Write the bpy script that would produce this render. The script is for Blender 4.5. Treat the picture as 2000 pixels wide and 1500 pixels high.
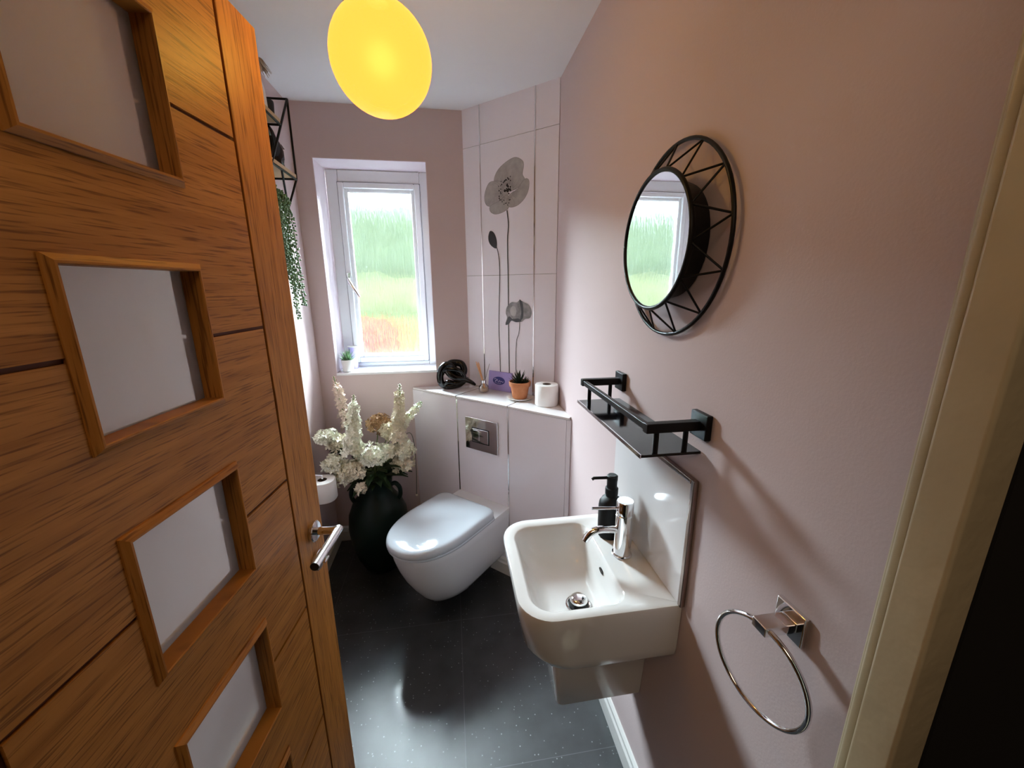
import bpy, bmesh, math, random
from mathutils import Vector, Matrix
from math import sin, cos, pi, radians
random.seed(7)
S = bpy.context.scene
for o in list(bpy.data.objects): bpy.data.objects.remove(o)
COL = S.collection

# ------------------------------------------------------------------ camera
H = 1.5
cd = bpy.data.cameras.new('camera'); cam = bpy.data.objects.new('camera', cd); COL.objects.link(cam)
S.camera = cam
cd.sensor_width = 36.0; cd.sensor_fit = 'HORIZONTAL'; cd.lens = 768.5/2000*36.0
cd.clip_start = 0.01; cd.clip_end = 200
PIT, YAW, ROL = .241247, .150408, -.005738
fw = Vector((sin(YAW)*cos(PIT), cos(YAW)*cos(PIT), -sin(PIT)))
rt = Vector((cos(YAW), -sin(YAW), 0)); up = rt.cross(fw)
r2 = cos(ROL)*rt + sin(ROL)*up; u2 = -sin(ROL)*rt + cos(ROL)*up
cam.matrix_world = Matrix(((r2.x,u2.x,-fw.x,0),(r2.y,u2.y,-fw.y,0),(r2.z,u2.z,-fw.z,H),(0,0,0,1)))

# ------------------------------------------------------------------ world, light, exposure
W = bpy.data.worlds.new('world'); S.world = W; W.use_nodes = True
wn = W.node_tree; wn.nodes.clear()
wo = wn.nodes.new('ShaderNodeOutputWorld'); wb = wn.nodes.new('ShaderNodeBackground')
wb.inputs[0].default_value = (0.80, 0.92, 1.0, 1); wb.inputs[1].default_value = .31
wn.links.new(wb.outputs[0], wo.inputs[0])
def area_light(name, loc, target, sx, sy, power, col):
    ld = bpy.data.lights.new(name, 'AREA'); ld.shape = 'RECTANGLE'; ld.size = sx; ld.size_y = sy
    ld.energy = power; ld.color = col
    o = bpy.data.objects.new(name, ld); COL.objects.link(o); o.location = loc
    o.rotation_euler = (Vector(target)-Vector(loc)).to_track_quat('-Z', 'Y').to_euler()
    return o
# bright patch of overcast sky above the garden
area_light('sky_light', (-0.7, 5.2, 3.75), (-0.5, 2.4, 3.15), 6.0, 2.2, 4500, (0.80, 0.92, 1.0))
# warm fill light added behind the camera, no lamp stands there
area_light('warm_fill_light', (-0.35, -0.5, 2.35), (0.35, 0.7, 1.3), 0.9, 0.7, 1.3, (1.0, 0.72, 0.48))
vs = S.view_settings; vs.view_transform = 'Standard'; vs.look = 'None'; vs.gamma = 1.0; vs.use_curve_mapping = False
vs.exposure = 2.52
S.cycles.use_denoising = True
S.cycles.max_bounces = 12; S.cycles.diffuse_bounces = 6; S.cycles.glossy_bounces = 6
S.cycles.transmission_bounces = 8; S.cycles.transparent_max_bounces = 16
S.cycles.sample_clamp_indirect = 6.0
S.cycles.caustics_refractive = False; S.cycles.caustics_reflective = False

# ------------------------------------------------------------------ materials
def lin(h):
    if isinstance(h, str):
        c = [int(h[i:i+2], 16)/255 for i in (0, 2, 4)]
        return tuple((x/12.92 if x <= .04045 else ((x+.055)/1.055)**2.4) for x in c)+(1,)
    return tuple(h)+(1,)
def mat(name, col, rough=.5, metal=0, coat=0, bump=None, spec=.5, trans=0, ior=1.45, var=None, emis=None, sss=0):
    m = bpy.data.materials.new(name); m.use_nodes = True; nt = m.node_tree; b = nt.nodes['Principled BSDF']
    b.inputs['Base Color'].default_value = lin(col); b.inputs['Roughness'].default_value = rough
    b.inputs['Metallic'].default_value = metal; b.inputs['Coat Weight'].default_value = coat
    b.inputs['Coat Roughness'].default_value = .05
    b.inputs['Specular IOR Level'].default_value = spec; b.inputs['Transmission Weight'].default_value = trans
    b.inputs['IOR'].default_value = ior
    if sss: b.inputs['Subsurface Weight'].default_value = sss; b.inputs['Subsurface Radius'].default_value = (.01,.01,.01)
    if emis: b.inputs['Emission Color'].default_value = lin(emis[0]); b.inputs['Emission Strength'].default_value = emis[1]
    tc = nt.nodes.new('ShaderNodeTexCoord')
    if var:   # (scale, second colour, detail)
        n = nt.nodes.new('ShaderNodeTexNoise'); n.inputs['Scale'].default_value = var[0]; n.inputs['Detail'].default_value = 4
        nt.links.new(tc.outputs['Object'], n.inputs['Vector'])
        r = nt.nodes.new('ShaderNodeValToRGB'); r.color_ramp.elements[0].color = lin(col); r.color_ramp.elements[1].color = lin(var[1])
        r.color_ramp.elements[0].position = .35; r.color_ramp.elements[1].position = .65
        nt.links.new(n.outputs['Fac'], r.inputs[0]); nt.links.new(r.outputs[0], b.inputs['Base Color'])
    if bump:  # (scale, strength, distance)
        n = nt.nodes.new('ShaderNodeTexNoise'); n.inputs['Scale'].default_value = bump[0]; n.inputs['Detail'].default_value = 3
        nt.links.new(tc.outputs['Object'], n.inputs['Vector'])
        bp = nt.nodes.new('ShaderNodeBump'); bp.inputs['Strength'].default_value = bump[1]; bp.inputs['Distance'].default_value = bump[2]
        nt.links.new(n.outputs['Fac'], bp.inputs['Height']); nt.links.new(bp.outputs[0], b.inputs['Normal'])
    return m
M = {}
M['paint'] = mat('lilac_paint', (.60,.49,.495), .55, bump=(220,.12,.002), spec=.35)
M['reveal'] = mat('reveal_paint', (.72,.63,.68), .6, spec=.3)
M['ceiling'] = mat('ceiling_paint', (.83,.84,.88), .8, bump=(60,.1,.002))
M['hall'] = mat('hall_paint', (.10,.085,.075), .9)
M['hall_shade'] = mat('hall_shade_black', (.006,.005,.005), .9)  # near-black colour stands in for the shade of the unlit hall
M['upvc'] = mat('white_upvc', (.82,.85,.88), .25)
M['gasket'] = mat('grey_gasket', (.25,.27,.30), .5)
M['gloss_white'] = mat('white_gloss_wood', (.74,.74,.73), .3)
M['jamb'] = mat('cream_gloss_paint', (.50,.43,.29), .35, bump=(35,.35,.004), var=(9, (.44,.375,.25)))
M['tile'] = mat('pale_tile', (.82,.79,.86), .14, spec=.5)
M['tile_top'] = mat('pale_top_tile', (.76,.74,.75), .12)
M['grout'] = mat('pale_grout', (.42,.40,.40), .8)
M['strip'] = mat('polished_strip', (.75,.75,.77), .08, metal=1)
M['ceramic'] = mat('white_ceramic', (.76,.755,.75), .06, coat=.5)
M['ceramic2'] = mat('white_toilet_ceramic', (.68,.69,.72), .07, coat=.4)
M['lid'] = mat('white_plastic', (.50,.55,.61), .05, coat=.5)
M['chrome'] = mat('chrome', (.82,.82,.84), .06, metal=1)
M['brushed'] = mat('brushed_steel', (.72,.72,.73), .25, metal=1)
M['black'] = mat('satin_black', (.006,.006,.007), .4, spec=.22)
M['gblack'] = mat('gloss_black', (.003,.003,.004), .08, spec=.45)
M['mblack'] = mat('matt_black', (.006,.006,.007), .5, spec=.2)
M['mirror'] = mat('mirror_glass', (.93,.95,.95), .0, metal=1)
M['trimmetal'] = mat('bronze_tile_trim', (.40,.34,.32), .2, metal=1)
M['paper'] = mat('tissue_paper', (.86,.85,.84), .95, bump=(400,.3,.001))
M['card'] = mat('cardboard_tube', (.10,.075,.06), .9)
M['terra'] = mat('terracotta', (.50,.185,.075), .8, var=(30,(.56,.23,.11)))
M['soil'] = mat('dark_soil', (.03,.022,.018), .95, bump=(90,1,.01))
M['whitepot'] = mat('white_glazed_pot', (.80,.80,.80), .3)
M['aloe'] = mat('green_succulent', (.10,.22,.10), .45, var=(60,(.20,.34,.18)))
M['haw'] = mat('dark_succulent', (.018,.030,.018), .45)
M['pearl'] = mat('trailing_green', (.05,.12,.045), .4, var=(40,(.17,.30,.13)))
M['leaf'] = mat('deep_green_leaf', (.018,.045,.018), .5)
M['stem'] = mat('green_stem', (.16,.22,.09), .6)
M['petal'] = mat('cream_petal', (.80,.80,.66), .6, var=(14,(.86,.86,.78)), sss=.0)
M['petal2'] = mat('ivory_petal', (.80,.74,.62), .6, var=(14,(.70,.66,.50)))
M['petal3'] = mat('dusty_petal', (.55,.44,.38), .6, var=(14,(.66,.54,.46)))
M['petal4'] = mat('brown_dried_petal', (.30,.17,.09), .7, var=(14,(.40,.25,.13)))
M['vase'] = mat('dark_green_glaze', (.003,.012,.010), .38, spec=.25)
M['lilaccard'] = mat('lilac_card', (.36,.29,.62), .5)
M['navy'] = mat('navy_print', (.03,.03,.20), .5)
M['lilacprint'] = mat('pale_lilac_print', (.55,.50,.80), .5)
M['reed'] = mat('peach_reed', (.75,.42,.22), .8)
M['reedg'] = mat('grey_reed', (.22,.20,.20), .8)
def thin_glass():
    m = bpy.data.materials.new('clear_glass'); m.use_nodes = True; nt = m.node_tree; nt.nodes.clear()
    o = nt.nodes.new('ShaderNodeOutputMaterial'); t = nt.nodes.new('ShaderNodeBsdfTransparent'); t.inputs[0].default_value = (.95,.94,.92,1)
    g = nt.nodes.new('ShaderNodeBsdfGlossy'); g.inputs['Roughness'].default_value = .03; l = nt.nodes.new('ShaderNodeLayerWeight'); l.inputs[0].default_value = .35
    mx = nt.nodes.new('ShaderNodeMixShader'); nt.links.new(l.outputs['Facing'], mx.inputs[0]); nt.links.new(t.outputs[0], mx.inputs[1]); nt.links.new(g.outputs[0], mx.inputs[2]); nt.links.new(mx.outputs[0], o.inputs[0]); return m
M['bottle'] = thin_glass()
M['oil'] = mat('scented_oil', (.80,.66,.50), .1)
M['lilac'] = mat('lilac_glaze', (.45,.38,.72), .3)
M['plywood'] = mat('pale_wood', (.52,.36,.20), .6, var=(8,(.60,.43,.26)))
M['tuft'] = mat('dried_grass', (.42,.33,.26), .9, var=(25,(.56,.47,.38)))
M['sat'] = mat('white_saucer', (.80,.79,.76), .25)
M['hedge'] = mat('tree_leaves', (.24,.38,.15), .9, var=(.6,(.32,.44,.22)))
M['hedge2'] = mat('hedge_leaves', (.22,.38,.11), .9, var=(.7,(.30,.43,.14)))
M['hedge3'] = mat('yellow_hedge_leaves', (.42,.50,.20), .9, var=(.7,(.50,.54,.24)))
M['lawn'] = mat('lawn_grass', (.07,.16,.03), .95, var=(2,(.12,.20,.04)))
M['redflower'] = mat('red_flowers', (.85,.06,.05), .8, var=(14,(.85,.15,.11)))
M['dark_sheet'] = mat('light_soaking_sheet', (.018,.018,.018), .9)
M['rubber'] = mat('dark_waste', (.01,.01,.01), .4)
M['extwall'] = mat('outer_brick', (.30,.14,.09), .9)
# printed poppy greys
M['pr1'] = mat('print_pale_grey', (.36,.345,.34), .2, var=(28,(.45,.43,.42)))
M['pr2'] = mat('print_mid_grey', (.17,.165,.17), .2, var=(40,(.30,.29,.29)))
M['pr3'] = mat('print_dark', (.035,.035,.038), .2)
M['pr4'] = mat('print_vein_grey', (.27,.26,.26), .2)

def wood_mat(name, vertical, base=((.60,.265,.055),(.42,.170,.030))):
    m = bpy.data.materials.new(name); m.use_nodes = True; nt = m.node_tree; b = nt.nodes['Principled BSDF']
    tc = nt.nodes.new('ShaderNodeTexCoord'); mp = nt.nodes.new('ShaderNodeMapping')
    nt.links.new(tc.outputs['Object'], mp.inputs[0])
    mp.inputs['Scale'].default_value = (14,14,.8) if vertical else (1.0,1.0,16)
    n1 = nt.nodes.new('ShaderNodeTexNoise'); n1.inputs['Scale'].default_value = 3.2; n1.inputs['Detail'].default_value = 5; n1.inputs['Distortion'].default_value = .6
    nt.links.new(mp.outputs[0], n1.inputs['Vector'])
    mp2 = nt.nodes.new('ShaderNodeMapping'); nt.links.new(tc.outputs['Object'], mp2.inputs[0])
    mp2.inputs['Scale'].default_value = (130,130,5) if vertical else (6,6,150)
    n2 = nt.nodes.new('ShaderNodeTexNoise'); n2.inputs['Scale'].default_value = 2.4; n2.inputs['Detail'].default_value = 2
    nt.links.new(mp2.outputs[0], n2.inputs['Vector'])
    r = nt.nodes.new('ShaderNodeValToRGB'); r.color_ramp.elements[0].position = .32; r.color_ramp.elements[1].position = .68
    r.color_ramp.elements[0].color = lin(base[1]); r.color_ramp.elements[1].color = lin(base[0])
    nt.links.new(n1.outputs['Fac'], r.inputs[0])
    r2_ = nt.nodes.new('ShaderNodeValToRGB'); r2_.color_ramp.elements[0].position = .33; r2_.color_ramp.elements[1].position = .47
    r2_.color_ramp.elements[0].color = (.36,.30,.26,1); r2_.color_ramp.elements[1].color = (1,1,1,1)
    nt.links.new(n2.outputs['Fac'], r2_.inputs[0])
    mx = nt.nodes.new('ShaderNodeMix'); mx.data_type = 'RGBA'; mx.blend_type = 'MULTIPLY'; mx.inputs[0].default_value = .8
    nt.links.new(r.outputs[0], mx.inputs[6]); nt.links.new(r2_.outputs[0], mx.inputs[7])
    nt.links.new(mx.outputs[2], b.inputs['Base Color'])
    b.inputs['Roughness'].default_value = .45; b.inputs['Specular IOR Level'].default_value = .22
    bp = nt.nodes.new('ShaderNodeBump'); bp.inputs['Strength'].default_value = .25; bp.inputs['Distance'].default_value = .001
    nt.links.new(n2.outputs['Fac'], bp.inputs['Height']); nt.links.new(bp.outputs[0], b.inputs['Normal'])
    return m
M['oakv'] = wood_mat('oak_vertical_grain', True); M['oakh'] = wood_mat('oak_horizontal_grain', False)
M['groove'] = mat('dark_oak_groove', (.10,.028,.010), .6)

def frosted():
    m = bpy.data.materials.new('frosted_door_glass'); m.use_nodes = True; b = m.node_tree.nodes['Principled BSDF']
    b.inputs['Base Color'].default_value = (.90,.91,.93,1); b.inputs['Roughness'].default_value = .5
    nt = m.node_tree; t = nt.nodes.new('ShaderNodeBsdfTranslucent'); t.inputs[0].default_value = (.98,.98,.97,1)
    rf = nt.nodes.new('ShaderNodeBsdfRefraction'); rf.inputs['Roughness'].default_value = .55; rf.inputs['IOR'].default_value = 1.02; rf.inputs['Color'].default_value = (.98,.98,.97,1)
    ma = nt.nodes.new('ShaderNodeMixShader'); ma.inputs[0].default_value = .35
    nt.links.new(rf.outputs[0], ma.inputs[1]); nt.links.new(t.outputs[0], ma.inputs[2])
    mx = nt.nodes.new('ShaderNodeMixShader'); mx.inputs[0].default_value = .86
    nt.links.new(b.outputs[0], mx.inputs[1]); nt.links.new(ma.outputs[0], mx.inputs[2])
    nt.links.new(mx.outputs[0], nt.nodes['Material Output'].inputs[0])
    return m
M['frost'] = frosted()

def rain_glass():
    m = bpy.data.materials.new('rain_patterned_glass'); m.use_nodes = True; nt = m.node_tree; nt.nodes.clear()
    out = nt.nodes.new('ShaderNodeOutputMaterial')
    tc = nt.nodes.new('ShaderNodeTexCoord'); mp = nt.nodes.new('ShaderNodeMapping'); mp.inputs['Scale'].default_value = (80,80,7)
    nt.links.new(tc.outputs['Object'], mp.inputs[0])
    n = nt.nodes.new('ShaderNodeTexNoise'); n.inputs['Scale'].default_value = 1.6; n.inputs['Detail'].default_value = 2; n.inputs['Distortion'].default_value = .5
    nt.links.new(mp.outputs[0], n.inputs['Vector'])
    bp = nt.nodes.new('ShaderNodeBump'); bp.inputs['Strength'].default_value = 1.0; bp.inputs['Distance'].default_value = .02
    nt.links.new(n.outputs['Fac'], bp.inputs['Height'])
    rf = nt.nodes.new('ShaderNodeBsdfRefraction'); rf.inputs['IOR'].default_value = 1.12; rf.inputs['Roughness'].default_value = .26
    rf.inputs['Color'].default_value = (.95,.98,.97,1); nt.links.new(bp.outputs[0], rf.inputs['Normal'])
    tl = nt.nodes.new('ShaderNodeBsdfTranslucent'); tl.inputs[0].default_value = (.92,.97,.96,1); nt.links.new(bp.outputs[0], tl.inputs['Normal'])
    tr = nt.nodes.new('ShaderNodeBsdfTransparent'); tr.inputs[0].default_value = (.97,1,.99,1)
    gl = nt.nodes.new('ShaderNodeBsdfGlossy'); gl.inputs['Roughness'].default_value = .1; nt.links.new(bp.outputs[0], gl.inputs['Normal'])
    a = nt.nodes.new('ShaderNodeMixShader'); a.inputs[0].default_value = .003
    nt.links.new(rf.outputs[0], a.inputs[1]); nt.links.new(tl.outputs[0], a.inputs[2])
    c = nt.nodes.new('ShaderNodeMixShader'); c.inputs[0].default_value = .52
    nt.links.new(a.outputs[0], c.inputs[1]); nt.links.new(tr.outputs[0], c.inputs[2])
    d = nt.nodes.new('ShaderNodeMixShader'); d.inputs[0].default_value = .05
    nt.links.new(c.outputs[0], d.inputs[1]); nt.links.new(gl.outputs[0], d.inputs[2])
    nt.links.new(d.outputs[0], out.inputs[0])
    return m
M['rain'] = rain_glass()

def floor_mat():
    m = bpy.data.materials.new('speckled_dark_floor_tile'); m.use_nodes = True; nt = m.node_tree; b = nt.nodes['Principled BSDF']
    tc = nt.nodes.new('ShaderNodeTexCoord')
    n = nt.nodes.new('ShaderNodeTexNoise'); n.inputs['Scale'].default_value = 9; n.inputs['Detail'].default_value = 6
    nt.links.new(tc.outputs['Object'], n.inputs['Vector'])
    r = nt.nodes.new('ShaderNodeValToRGB'); r.color_ramp.elements[0].color = (.010,.012,.014,1); r.color_ramp.elements[1].color = (.030,.034,.037,1)
    r.color_ramp.elements[0].position = .3; r.color_ramp.elements[1].position = .7
    nt.links.new(n.outputs['Fac'], r.inputs[0])
    v = nt.nodes.new('ShaderNodeTexVoronoi'); v.inputs['Scale'].default_value = 70; nt.links.new(tc.outputs['Object'], v.inputs['Vector'])
    gt = nt.nodes.new('ShaderNodeValToRGB'); gt.color_ramp.elements[0].position = .0; gt.color_ramp.elements[1].position = .19
    gt.color_ramp.elements[0].color = (1,1,1,1); gt.color_ramp.elements[1].color = (0,0,0,1)
    nt.links.new(v.outputs['Distance'], gt.inputs[0])
    sep = nt.nodes.new('ShaderNodeSeparateColor'); nt.links.new(v.outputs['Color'], sep.inputs[0])
    th = nt.nodes.new('ShaderNodeMath'); th.operation = 'GREATER_THAN'; th.inputs[1].default_value = .68; nt.links.new(sep.outputs[0], th.inputs[0])
    ml = nt.nodes.new('ShaderNodeMath'); ml.operation = 'MULTIPLY'; nt.links.new(gt.outputs[0], ml.inputs[0]); nt.links.new(th.outputs[0], ml.inputs[1])
    mx = nt.nodes.new('ShaderNodeMix'); mx.data_type = 'RGBA'; nt.links.new(ml.outputs[0], mx.inputs[0])
    nt.links.new(r.outputs[0], mx.inputs[6]); mx.inputs[7].default_value = (.36,.40,.40,1)
    # grout lines on a 0.602 grid
    sp = nt.nodes.new('ShaderNodeSeparateXYZ'); nt.links.new(tc.outputs['Object'], sp.inputs[0])
    def line(sock, off):
        a = nt.nodes.new('ShaderNodeMath'); a.operation = 'ADD'; a.inputs[1].default_value = -off+602*.01; nt.links.new(sock, a.inputs[0])
        p = nt.nodes.new('ShaderNodeMath'); p.operation = 'MODULO'; p.inputs[1].default_value = .602; nt.links.new(a.outputs[0], p.inputs[0])
        s = nt.nodes.new('ShaderNodeMath'); s.operation = 'LESS_THAN'; s.inputs[1].default_value = .0022; nt.links.new(p.outputs[0], s.inputs[0]); return s
    lx = line(sp.outputs[0], -.014); ly = line(sp.outputs[1], .930)
    mxm = nt.nodes.new('ShaderNodeMath'); mxm.operation = 'MAXIMUM'; nt.links.new(lx.outputs[0], mxm.inputs[0]); nt.links.new(ly.outputs[0], mxm.inputs[1])
    mx2 = nt.nodes.new('ShaderNodeMix'); mx2.data_type = 'RGBA'; nt.links.new(mxm.outputs[0], mx2.inputs[0])
    nt.links.new(mx.outputs[2], mx2.inputs[6]); mx2.inputs[7].default_value = (.075,.08,.085,1)
    nt.links.new(mx2.outputs[2], b.inputs['Base Color'])
    rr = nt.nodes.new('ShaderNodeMapRange'); rr.inputs['To Min'].default_value = .33; rr.inputs['To Max'].default_value = .44; b.inputs['Coat Weight'].default_value = .14; b.inputs['Coat Roughness'].default_value = .10
    nt.links.new(n.outputs['Fac'], rr.inputs[0]); nt.links.new(rr.outputs[0], b.inputs['Roughness'])
    b.inputs['IOR'].default_value = 1.55
    return m
M['floor'] = floor_mat()
def globe_mat():
    m = bpy.data.materials.new('lit_opal_globe'); m.use_nodes = True; nt = m.node_tree; b = nt.nodes['Principled BSDF']
    b.inputs['Base Color'].default_value = (.02,.015,.01,1); b.inputs['Roughness'].default_value = .3; b.inputs['Specular IOR Level'].default_value = .1
    b.inputs['Emission Color'].default_value = (1.0,.30,.036,1); b.inputs['Emission Strength'].default_value = .42
    tr = nt.nodes.new('ShaderNodeBsdfTransparent'); mx = nt.nodes.new('ShaderNodeMixShader'); mx.inputs[0].default_value = .12
    tr.inputs[0].default_value = (1,.85,.5,1)
    nt.links.new(b.outputs[0], mx.inputs[1]); nt.links.new(tr.outputs[0], mx.inputs[2]); nt.links.new(mx.outputs[0], nt.nodes['Material Output'].inputs[0])
    return m
M['globe'] = globe_mat()

# ------------------------------------------------------------------ builders
I4 = Matrix.Identity(4)
def frame(o, a, b, c=(0,0,1)):
    a, b, c, o = Vector(a), Vector(b), Vector(c), Vector(o)
    return Matrix(((a.x,b.x,c.x,o.x),(a.y,b.y,c.y,o.y),(a.z,b.z,c.z,o.z),(0,0,0,1)))
class MB:
    def __init__(s, Mx=I4): s.bm = bmesh.new(); s.M = Mx
    def v(s, p): return s.bm.verts.new(s.M @ Vector(p))
    def box(s, x0, x1, y0, y1, z0, z1):
        P = [s.v((x, y, z)) for z in (z0, z1) for y in (y0, y1) for x in (x0, x1)]
        for f in ((0,1,3,2),(4,6,7,5),(0,4,5,1),(2,3,7,6),(0,2,6,4),(1,5,7,3)): s.bm.faces.new([P[i] for i in f])
        return s
    def prism(s, poly, z0, z1):
        a = [s.v((x, y, z0)) for x, y in poly]; b = [s.v((x, y, z1)) for x, y in poly]; n = len(poly)
        s.bm.faces.new(a[::-1]); s.bm.faces.new(b)
        for i in range(n): s.bm.faces.new((a[i], a[(i+1) % n], b[(i+1) % n], b[i]))
        return s
    def loft(s, rings, cap0=True, cap1=True, closed=False):
        R = [[s.v(p) for p in r] for r in rings]; n = len(R[0])
        idx = range(len(R)) if closed else range(len(R)-1)
        for k in idx:
            a, b = R[k], R[(k+1) % len(R)]
            for i in range(n): s.bm.faces.new((a[i], a[(i+1) % n], b[(i+1) % n], b[i]))
        if not closed:
            if cap0: s.bm.faces.new(R[0][::-1])
            if cap1: s.bm.faces.new(R[-1])
        return s
    def tube(s, pts, r, n=8, closed=False, flat=None):
        pts = [Vector(p) for p in pts]; rs = r if isinstance(r, (list, tuple)) else [r]*len(pts)
        rings = []; N = len(pts); ref = None
        for i, p in enumerate(pts):
            if closed: d = pts[(i+1) % N]-pts[i-1]
            else: d = pts[min(i+1, N-1)]-pts[max(i-1, 0)]
            d.normalize()
            if ref is None:
                ref = Vector((0,0,1)) if abs(d.z) < .9 else Vector((1,0,0))
            a = (ref-d*ref.dot(d)); 
            if a.length < 1e-5: a = d.orthogonal()
            a.normalize(); b = d.cross(a); ref = a
            rings.append([p+(a*cos(2*pi*k/n)+b*sin(2*pi*k/n))*rs[i] for k in range(n)])
        if closed:
            # pick the twist that closes best
            return s.loft(rings, closed=True)
        return s.loft(rings)
    def lathe(s, prof, c=(0,0,0), n=32, axis=None, cap=True):
        c = Vector(c)
        if axis is None: X, Y, Z = Vector((1,0,0)), Vector((0,1,0)), Vector((0,0,1))
        else:
            Z = Vector(axis).normalized(); X = Z.orthogonal().normalized(); Y = Z.cross(X)
        rings = [[c+X*r*cos(2*pi*k/n)+Y*r*sin(2*pi*k/n)+Z*z for k in range(n)] for r, z in prof]
        return s.loft(rings, cap, cap)
    def ball(s, c, r, sx=1, sy=1, sz=1, n=16, m=10):
        c = Vector(c); rings = []
        for j in range(1, m):
            t = pi*j/m; rings.append([c+Vector((r*sx*sin(t)*cos(2*pi*k/n), r*sy*sin(t)*sin(2*pi*k/n), -r*sz*cos(t))) for k in range(n)])
        return s.loft(rings)
    def build(s, name, m, parent=None, smooth=None, bevel=0, seg=2, loc=None, recalc=True):
        if recalc: bmesh.ops.recalc_face_normals(s.bm, faces=s.bm.faces)
        base = Vector((0,0,0))
        if parent is not None: base = Vector(parent['_w'])
        elif loc is not None: base = Vector(loc)
        for v in s.bm.verts: v.co -= base
        me = bpy.data.meshes.new(name); s.bm.to_mesh(me); s.bm.free()
        o = bpy.data.objects.new(name, me); COL.objects.link(o); me.materials.append(M[m] if isinstance(m, str) else m)
        if parent is not None: o.parent = parent
        elif loc is not None: o.location = base
        o['_w'] = tuple(base)
        if smooth:
            for p in me.polygons: p.use_smooth = True
            try: me.set_sharp_from_angle(angle=radians(smooth))
            except Exception: pass
        if bevel:
            b = o.modifiers.new('bevel', 'BEVEL'); b.width = bevel; b.segments = seg; b.limit_method = 'ANGLE'; b.angle_limit = radians(40)
            if not smooth:
                for p in me.polygons: p.use_smooth = True
                w = o.modifiers.new('wn', 'WEIGHTED_NORMAL')
        return o
def tag(o, label, cat, group=None, kind=None):
    o['label'] = label; o['category'] = cat
    if group: o['group'] = group
    if kind: o['kind'] = kind
    return o
def thing(name, loc, label, cat, group=None, kind=None):
    o = bpy.data.objects.new(name, None); COL.objects.link(o); o.location = loc; o['_w'] = tuple(loc)
    o.empty_display_size = .02
    return tag(o, label, cat, group, kind)
def structure(o, label=None, cat=None):
    o['kind'] = 'structure'
    if label: o['label'] = label
    if cat: o['category'] = cat
    return o
def spline(pts, n=8):
    P = [Vector(p) for p in pts]; out = []
    for i in range(len(P)-1):
        p0 = P[max(i-1,0)]; p1 = P[i]; p2 = P[i+1]; p3 = P[min(i+2, len(P)-1)]
        for k in range(n):
            t = k/n; out.append(.5*((2*p1)+(p2-p0)*t+(2*p0-5*p1+4*p2-p3)*t*t+(3*p1-p0-3*p2+p3)*t**3))
    out.append(P[-1]); return out

# key planes
XR, XL, YB, ZC = .501, -.733, 2.255, 2.362
A = Vector((-.24, YB, 0)); T1 = Vector((.732,-.681,0)).normalized(); N1 = Vector((T1.y,-T1.x,0))
LB = 1.0125
FB = frame(A, T1, N1)                       # (u along front, v into the room, z)
A2 = Vector((.092, YB, 0)); B2 = Vector((XR,1.87,0)); T2 = (B2-A2).normalized(); N2 = Vector((T2.y,-T2.x,0)); L2 = (B2-A2).length
FU = frame(A2, T2, N2)
AD = radians(6.31); DD = Vector((sin(AD), cos(AD), 0)); DN = Vector((DD.y,-DD.x,0)); DF = Vector((-.350,.960,0))
FD = frame(DF, -DD, DN)                     # (s from free edge, h towards the camera, z)

# ------------------------------------------------------------------ room shell
structure(MB().box(-.95,.62,-1.3,2.27,-.06,0).build('floor','floor'), 'dark speckled glossy floor tiles with thin grout lines', 'floor')
structure(MB().box(-.80,.62,.19,2.60,ZC,ZC+.08).build('ceiling','ceiling'), 'plain white ceiling above the small toilet room', 'ceiling')
structure(MB().box(XR,XR+.10,.183,2.60,0,ZC).build('wall_right','paint'), 'lilac painted wall carrying the mirror, shelf and basin', 'wall')
structure(MB().box(XL-.10,XL,.19,2.60,0,ZC).build('wall_left','paint'), 'lilac painted wall behind the open door', 'wall')
WX0, WX1, WZ0, WZ1 = -.642, -.095, 1.028, 2.123
wb_ = MB(); wb_.box(XL,WX0,YB,2.50,0,ZC); wb_.box(WX1,XR,YB,2.50,0,ZC); wb_.box(WX0,WX1,YB,2.50,0,WZ0); wb_.box(WX0,WX1,YB,2.50,WZ1,ZC)
wbk = structure(wb_.build('wall_back','paint'), 'lilac painted end wall around the window', 'wall')
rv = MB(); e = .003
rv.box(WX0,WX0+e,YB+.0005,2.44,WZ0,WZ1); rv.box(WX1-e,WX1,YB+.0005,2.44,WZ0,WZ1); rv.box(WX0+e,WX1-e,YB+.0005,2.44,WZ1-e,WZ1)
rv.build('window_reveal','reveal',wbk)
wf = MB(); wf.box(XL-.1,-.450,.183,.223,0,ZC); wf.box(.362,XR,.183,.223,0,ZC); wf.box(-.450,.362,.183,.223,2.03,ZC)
structure(wf.build('wall_front','hall_shade'), 'thin wall around the doorway', 'wall')
dl = MB(); dl.box(.330,.3615,.1835,.213,0,2.03); dl.box(.336,.3615,.213,.2235,0,2.03); dl.box(.345,.40,.2235,.231,0,2.06)
dl.box(-.4495,-.440,.1835,.2235,0,2.03); dl.box(-.4495,.3615,.1835,.2235,2.0,2.0295)
structure(dl.build('trim_1','jamb',bevel=.003), 'cream painted door lining at the right edge of the doorway', 'door frame')
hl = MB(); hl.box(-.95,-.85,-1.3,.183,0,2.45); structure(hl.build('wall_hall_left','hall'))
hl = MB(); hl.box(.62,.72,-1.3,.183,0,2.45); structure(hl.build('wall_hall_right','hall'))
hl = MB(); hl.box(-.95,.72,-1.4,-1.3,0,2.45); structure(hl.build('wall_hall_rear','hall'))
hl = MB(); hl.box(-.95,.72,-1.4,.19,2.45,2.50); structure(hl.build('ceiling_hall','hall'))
hl = MB(); hl.box(XR+.1,.72,.183,.223,0,2.45); hl.box(-.95,XL-.1,.183,.223,0,2.45); hl.box(-.95,.72,.15,.183,ZC,2.45); structure(hl.build('wall_hall_front','hall_shade'))

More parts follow.
